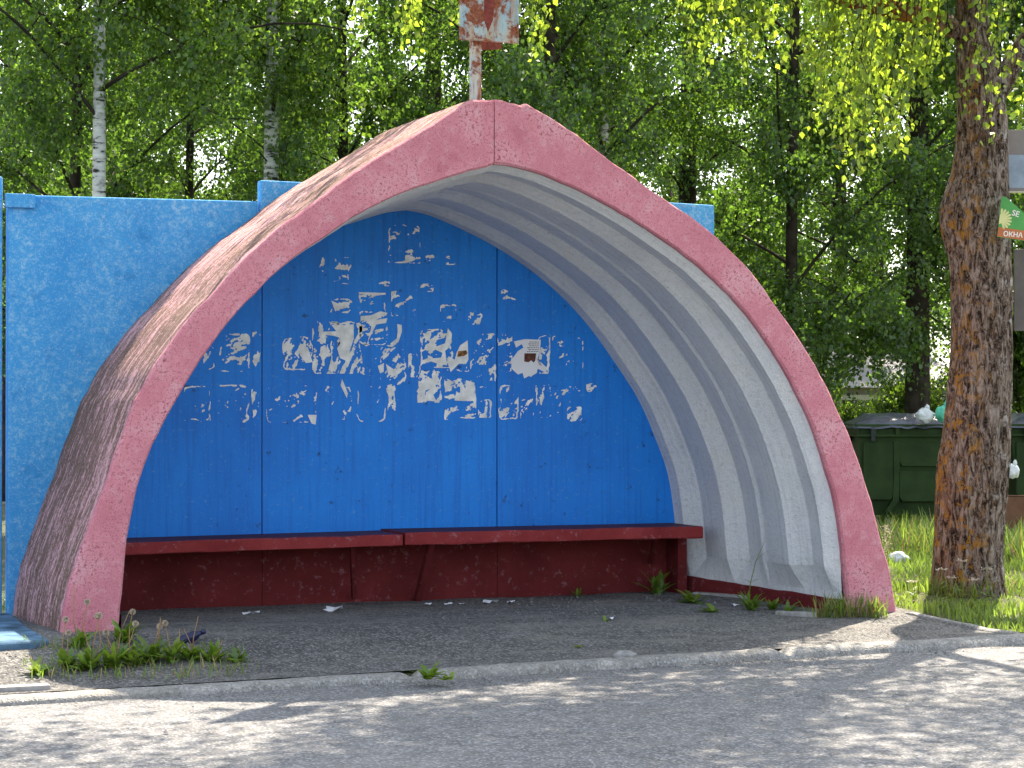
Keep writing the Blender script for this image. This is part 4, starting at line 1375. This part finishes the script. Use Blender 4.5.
GD = 'dandelions at the left foot of the arch'; LD = 'leafy dandelion growing at the left foot of the pink arch'
for i, (px, py, n, L, st_, sl) in enumerate([(38, 658, 11, .11, 0, 0), (66, 655, 14, .15, 2, .22), (90, 655, 18, .17, 3, .30), (112, 654, 18, .18, 3, .26), (133, 653, 16, .17, 2, .2), (152, 651, 20, .19, 3, .24), (172, 651, 16, .16, 2, .24), (192, 650, 13, .14, 2, .2), (214, 650, 15, .14, 1, .14), (237, 650, 10, .10, 0, 0), (78, 648, 12, .16, 2, .32), (124, 645, 14, .17, 2, .24)]):
    rosette('dandelion', on_ground(px, py - 4), int(n * 2), L * .95, .016, LD, 'weed', GD, 40 + i, .4, (30, 85), st_, True, sl or .2)
rosette('weed', on_ground(428, 679), 22, .14, .015, 'small green weed growing out of a kerb joint', 'weed', 'weeds in the kerb', 70, .35, (20, 65))
rosette('weed', on_ground(445, 680), 9, .075, .012, 'tiny yellow-green weed right of the larger weed in the kerb', 'weed', 'weeds in the kerb', 71, .3, (25, 70))
WG = 'weeds along the right wall inside the arch'
rosette('weed', on_ground(657, 595), 18, 0.230, 0.021, 'tall leafy weed under the right end of the bench', 'weed', WG, 72, .3, (40, 85), 1, False, .2)
rosette('weed', on_ground(693, 603), 28, 0.176, 0.021, 'broad low weed beside the right end of the bench', 'weed', WG, 73, .3, (15, 60))
rosette('weed', on_ground(710, 613), 12, 0.121, 0.019, 'small weed in front of the low broad weed by the red plinth', 'weed', WG, 74, .2, (20, 60))
rosette('weed', on_ground(752, 611), 22, 0.176, 0.013, 'feathery weed midway along the red plinth', 'weed', WG, 75, .35, (30, 80), 0, False, .2)
rosette('weed', on_ground(772, 610), 12, 0.135, 0.014, 'small upright weed right of the tall grass stalk', 'weed', WG, 76, .3, (35, 80))
rosette('weed', on_ground(787, 614), 15, 0.135, 0.016, 'leafy weed near the right end of the red plinth', 'weed', WG, 77, .3, (30, 75))
rosette('weed', on_ground(578, 597), 9, .08, .010, 'tiny weed at the wall under the bench', 'weed', WG, 78, .3, (25, 75))
rosette('weed', on_ground(606, 622), 6, .06, .009, 'lone tiny weed on the asphalt under the arch', 'weed', WG, 79, .3, (30, 80))
# tall grass stalk
p = on_ground(748, 606); b = MB()
stk = empty('grass_stalk', p, 'single tall grass stalk leaning against the white vault', 'grass')
q1 = p + Vector((.02, .0, .16)); q2 = p + Vector((.06, 0, .30)); q3 = p + Vector((.13, 0, .44))
b.tube([p, q1, q2, q3], [.004, .0035, .003, .0015], 5)
b.build('stem', M['weed'], stk)
b = MB()
for o_, d_, l_ in ((q1, (-1, -.2, .7), .14), (q1, (1, 0, .6), .13), (q2, (.8, -.2, 1.2), .17), (q2, (-.7, 0, .2), .10), (p, (-.6, -.3, 1.2), .18), (p, (.5, -.3, 1.1), .15)):
    blade(b, o_, d_, l_, .008, .5, 5)
b.build('blades', M['weed'], stk)


def tuft(name, cps, n, h, label, cat, kind, seed, mat='grass', w=.0045, spread=.03, group=None):
    q = random.Random(seed); b = MB()
    for k_ in range(n):
        c = q.choice(cps); p = on_ground(*c) + Vector((q.gauss(0, spread), q.gauss(0, spread), 0))
        a = q.uniform(0, 6.28); e = radians(q.uniform(55, 88))
        blade(b, p, (cos(a) * cos(e), sin(a) * cos(e), sin(e)), h * q.uniform(.4, 1.15), w * q.uniform(.7, 1.2), q.uniform(.05, .4), 4, 0 if q.random() < .75 else 1)
    o = b.build(name, [M[mat], M['dry']])
    return tag(o, label, cat, group, kind)


tuft('grass_tuft', [(x, 618) for x in range(818, 886, 4)], 270, .18, 'rough grass tuft growing at the right foot of the arch', 'grass', None, 81, 'grass')
tuft('grass_tuft', [(x, 644 + (x * 7 % 15)) for x in range(28, 245, 5)], 330, .10, 'thin grass growing among the dandelions at the left foot of the arch', 'grass', None, 83, 'weed', .003)
tuft('grass_tuft', [(x, 611) for x in range(2, 24, 3)], 110, .13, 'grass tuft at the foot of the fence behind the blue slab', 'grass', None, 82, 'weed')
tuft('grass_tuft', [(x, 556 - (x % 5)) for x in range(900, 940, 3)], 260, .40, 'tall grass between the first container and the old trunk', 'grass', None, 84, 'grass', .006, .12)
tuft('grass_tuft', [(x, 562 - (x % 5)) for x in range(1006, 1040, 3)], 240, .36, 'tall grass right of the old trunk at the edge of the picture', 'grass', None, 85, 'grass', .006, .12)
tuft('grass_tuft', [(x, 597 - abs(x - 968) * .12) for x in range(928, 1010, 4)], 260, .15, 'grass growing round the foot of the old trunk', 'grass', None, 86, 'grass', .004, .05)
# verge grass: uncountable
nv = 26000
GVx = []; GQ = []
rg = np.random.default_rng(3)
cnt = 0
gx = rg.uniform(3.1, 11.5, nv * 3); gy = rg.uniform(-1.6, 11, nv * 3)
for x, y in zip(gx, gy):
    dx, dy = x - CAM[0], y - CAM[1]
    dep = dx * FW[0] + dy * FW[1]; lat = dx * RT[0] + dy * RT[1]
    pxx = 512 + F * lat / dep
    if pxx < 880 or pxx > 1110 or y < kerb_y(x) + .05: continue
    if x < 3.16 + .10 * rg.random() and y < 1.2: continue
    if rg.random() > min(1, 260 / dep ** 2 * (1 if dep < 19 else .85)): continue
    dens = float(fnoise(x * 1.7, y * 1.7, 601))
    if dens < .33 and rg.random() < .7: continue
    h = (.03 + .085 * max(0, dens - .3) * 2) * (1 + 1.3 * sst(4.2, 6.5, x - .3 * y)) * rg.uniform(.5, 1.3)
    if dep > 19: h *= 1.25
    a = rg.uniform(0, 6.28); bx, by = cos(a), sin(a); w = .0042 * (1 + dep / 30); ln = h * rg.uniform(.1, .7)
    z = g(x, y) - .012; a2 = rg.uniform(0, 6.28); lx, ly = cos(a2) * ln, sin(a2) * ln
    o_ = len(GVx)
    GVx += [(x - bx * w, y - by * w, z), (x + bx * w, y + by * w, z), (x + lx * .35 + bx * w * .8, y + ly * .35 + by * w * .8, z + h * .6), (x + lx * .35 - bx * w * .8, y + ly * .35 - by * w * .8, z + h * .6),
            (x + lx, y + ly, z + h), (x + lx + bx * .0008, y + ly + by * .0008, z + h)]
    GQ += [(o_, o_ + 1, o_ + 2, o_ + 3), (o_ + 3, o_ + 2, o_ + 5, o_ + 4)]
tag(np_mesh('grass', GVx, GQ, M['grass']), 'green verge grass around the old trunk and the containers', None, None, 'stuff')
# white-flowered plants by the trunk
for i, (px, py, tz) in enumerate([(940, 604, 570), (962, 607, 561), (985, 606, 569), (975, 606, 580), (914, 600, 582), (952, 606, 578)]):
    p = on_ground(px, py); top = at_d(px + rr.uniform(-3, 3), tz, (p - Vector(CAM)).dot(Vector(FW)))
    root = empty('flowering_weed', p, 'white-flowered umbel weed in the grass at the foot of the old trunk', 'weed', 'white flowers at the foot of the old trunk')
    b = MB(); b.tube([p, p.lerp(top, .6) + u_ * .01, top], [.003, .0025, .002], 5)
    for k_ in range(7):
        a = rr.uniform(0, 6.28); blade(b, p.lerp(top, rr.uniform(.0, .6)), (cos(a), sin(a), .6), .11, .009, .5, 5)
    b.build('stem', M['weed'], root)
    b = MB()
    for k_ in range(60):
        a = rr.uniform(0, 6.28); r_ = .045 * sqrt(rr.random()); c = top + Vector((cos(a) * r_, sin(a) * r_, rr.uniform(-.004, .012)))
        v = Vector((rr.gauss(0, 1), rr.gauss(0, 1), rr.gauss(0, .5))).normalized() * .006; w2 = v.cross(zz_).normalized() * .006
        b.add([c - v, c - w2, c + v, c + w2], [(0, 1, 2, 3)])
    b.build('umbel', M['fluff'], root)
# pale flowering grass at the arch's right foot
p = on_ground(887, 590); root = empty('flowering_grass', p, 'pale plume of flowering grass beside the right foot of the arch', 'grass')
b = MB(); top = p + Vector((0, 0, .42)); b.tube([p, p.lerp(top, .5) + u_ * .01, top], [.003, .003, .002], 5)
for k_ in range(10):
    a = rr.uniform(0, 6.28); blade(b, p, (cos(a), sin(a), 2), .25, .005, .4, 5)
b.build('stem', M['weed'], root)
b = MB()
for k_ in range(170):
    t = rr.random(); c = top + Vector((rr.gauss(0, .028 * (1.1 - t)), rr.gauss(0, .02), (t - .75) * .24))
    v = Vector((rr.gauss(0, 1), rr.gauss(0, 1), rr.gauss(0, 1))).normalized() * .008; w2 = v.orthogonal().normalized() * .004
    b.add([c - v, c - w2, c + v, c + w2], [(0, 1, 2, 3)])
b.build('plume', M['fluff'], root)

# litter
def scrap(px, py, s, label, seed, mat='notice', name='paper_scrap', cat='litter'):
    s = s * 1.1 + .010
    p = on_ground(px, py) + Vector((0, 0, .012)); b = MB(); q = random.Random(seed); n = 9; V = [p + Vector((0, 0, s * .25))]
    for k_ in range(n):
        a = 6.283 * k_ / n; r_ = s * q.uniform(.45, 1.1)
        V.append(p + Vector((cos(a) * r_ * 1.3, sin(a) * r_, q.uniform(-.1, .45) * s)))
    b.add(V, [(0, 1 + k_, 1 + (k_ + 1) % n) for k_ in range(n)])
    tag(b.build(name, M[mat]), label, cat, 'paper litter under the bench')


scrap(335, 612, .06, 'flat torn white paper on the ground under the left bench plank', 1)
scrap(250, 616, .035, 'crumpled white paper nearest to the left foot of the arch', 2)
scrap(428, 606, .018, 'tiny white paper ball below the slanted bench bracket', 3)
scrap(491, 604, .036, 'white paper scrap under the middle of the bench', 4)
scrap(449, 606, .014, 'tiny paper bit right of the slanted bench bracket', 5)
scrap(461, 606, .012, 'very small paper bit left of the middle paper scrap', 6)
scrap(510, 604, .024, 'small grey-white paper against the wall under the bench', 7)
scrap(610, 621, .022, 'small white scrap on the asphalt below the right plank', 8)
scrap(578, 649, .018, 'yellow fallen leaf on the asphalt near the kerb', 9, 'leaf_near', 'fallen_leaf')
scrap(735, 607, .02, 'small white scrap by the red plinth', 10)
b = MB(); p = on_ground(625, 658); b.blob(p + Vector((0, 0, .012)), (.075, .055, .04), 5, .3, 1.5, 3); tag(b.build('stone', M['stone']), 'grey stone lying just behind the kerb', 'stone')
b = MB(); p = on_ground(797, 616); b.box((-.14, -.035, -.02), (.14, .035, .03), M=Matrix.Translation(p) @ Matrix.Rotation(radians(-42), 4, 'Z'), bev=.008); tag(b.build('concrete_piece', M['stone']), 'flat broken concrete piece near the right end of the red plinth', 'stone')
b = MB(); p = on_ground(728, 597); b.box((-.28, -.03, -.02), (.30, .03, .022), M=Matrix.Translation(p) @ Matrix.Rotation(radians(-60), 4, 'Z'), bev=.008); tag(b.build('concrete_piece', M['stone']), 'long concrete strip edging the red plinth', 'stone')
b = MB(); p = on_ground(20, 662); b.box((-.15, -.05, -.02), (.15, .05, .03), M=Matrix.Translation(p), bev=.01); tag(b.build('concrete_piece', M['stone']), 'pale concrete chunk in front of the blue slab', 'stone')
p = on_ground(190, 640); bt = empty('plastic_bottle', p, 'small dark blue plastic bottle lying among the dandelions', 'bottle')
Mb = Matrix.Translation(p + Vector((0, 0, .03))) @ Matrix.Rotation(radians(65), 4, 'Y') @ Matrix.Rotation(radians(20), 4, 'X')
b = MB(); b.tube([Mb @ Vector(q) for q in ((0, 0, -.07), (0, 0, -.065), (0, 0, .03), (0, 0, .055), (0, 0, .075))], [.026, .03, .03, .014, .012], 14); b.build('bottle_body', M['dark_blue'], bt)
b = MB(); b.tube([Mb @ Vector(q) for q in ((0, 0, .073), (0, 0, .095))], [.015, .015], 12); b.build('cap', M['dark_blue'], bt)
# concrete edging between the pavement and the grass
b = MB(); V = []
for k_ in range(30):
    t = k_ / 29; y = -.10 - 1.0 * t; x = 3.03 + .16 * t
    z = g(x, y)
    for j, (dx, dz) in enumerate(((-.05, -.1), (-.048, .012), (.0, .02), (.05, .012), (.052, -.1))):
        V.append((x + dx + .02 * nz(y * 4, j, 1, 90), y, z + dz + .02 * nz(y * 6, j, 1, 91)))
b.add(V, [(a * 5 + c, (a + 1) * 5 + c, (a + 1) * 5 + c + 1, a * 5 + c + 1) for a in range(29) for c in range(4)], smooth=True)
tag(b.build('edging', M['kerb'], fixn=True), None, None, None, 'structure')

# ================================================================== LIGHT, SKY, CAMERA
SUN_EL = radians(52); SUN_AZ = radians(42)                            # azimuth measured from +y (into the picture) towards +x
sd = Vector((sin(SUN_AZ) * cos(SUN_EL), cos(SUN_AZ) * cos(SUN_EL), sin(SUN_EL)))
sun = bpy.data.lights.new('sun', 'SUN'); sun.energy = 4.3; sun.angle = radians(.53); sun.color = (1, .88, .72)
so = bpy.data.objects.new('sun', sun); COL.objects.link(so)
so.rotation_euler = (-sd).to_track_quat('-Z', 'Y').to_euler(); so.location = (8, 8, 14)
w = bpy.data.worlds.new('World'); scene.world = w; w.use_nodes = True
nt = w.node_tree; bg = nt.nodes['Background']
sky = nt.nodes.new('ShaderNodeTexSky'); sky.sky_type = 'NISHITA'; sky.sun_disc = False
sky.sun_elevation = SUN_EL; sky.sun_rotation = SUN_AZ; sky.air_density = 1.0; sky.dust_density = 2.0; sky.ozone_density = 1.0
nt.links.new(sky.outputs[0], bg.inputs[0]); bg.inputs[1].default_value = .13
hs = nt.nodes.new('ShaderNodeHueSaturation'); hs.inputs['Saturation'].default_value = .52
nt.links.new(sky.outputs[0], hs.inputs['Color']); nt.links.new(hs.outputs[0], bg.inputs[0])
cam = bpy.data.cameras.new('camera'); cam.sensor_width = 36; cam.lens = 36 * F / 1024; cam.clip_start = .1; cam.clip_end = 1500
co = bpy.data.objects.new('camera', cam); COL.objects.link(co); co.location = CAM
co.rotation_euler = (radians(90) + PIT, 0, -YAW)
scene.camera = co
for o in bpy.data.objects:
    if '_w' in o: del o['_w']
scene.view_settings.view_transform = 'Standard'; scene.view_settings.look = 'None'
scene.view_settings.exposure = 1.88; scene.view_settings.gamma = 1.0
scene.view_settings.use_curve_mapping = False
scene.render.engine = 'CYCLES'
cy = scene.cycles
cy.max_bounces = 6; cy.diffuse_bounces = 4; cy.glossy_bounces = 2; cy.transmission_bounces = 4; cy.transparent_max_bounces = 4
cy.caustics_reflective = False; cy.caustics_refractive = False
cy.use_denoising = True
cy.sample_clamp_indirect = 6
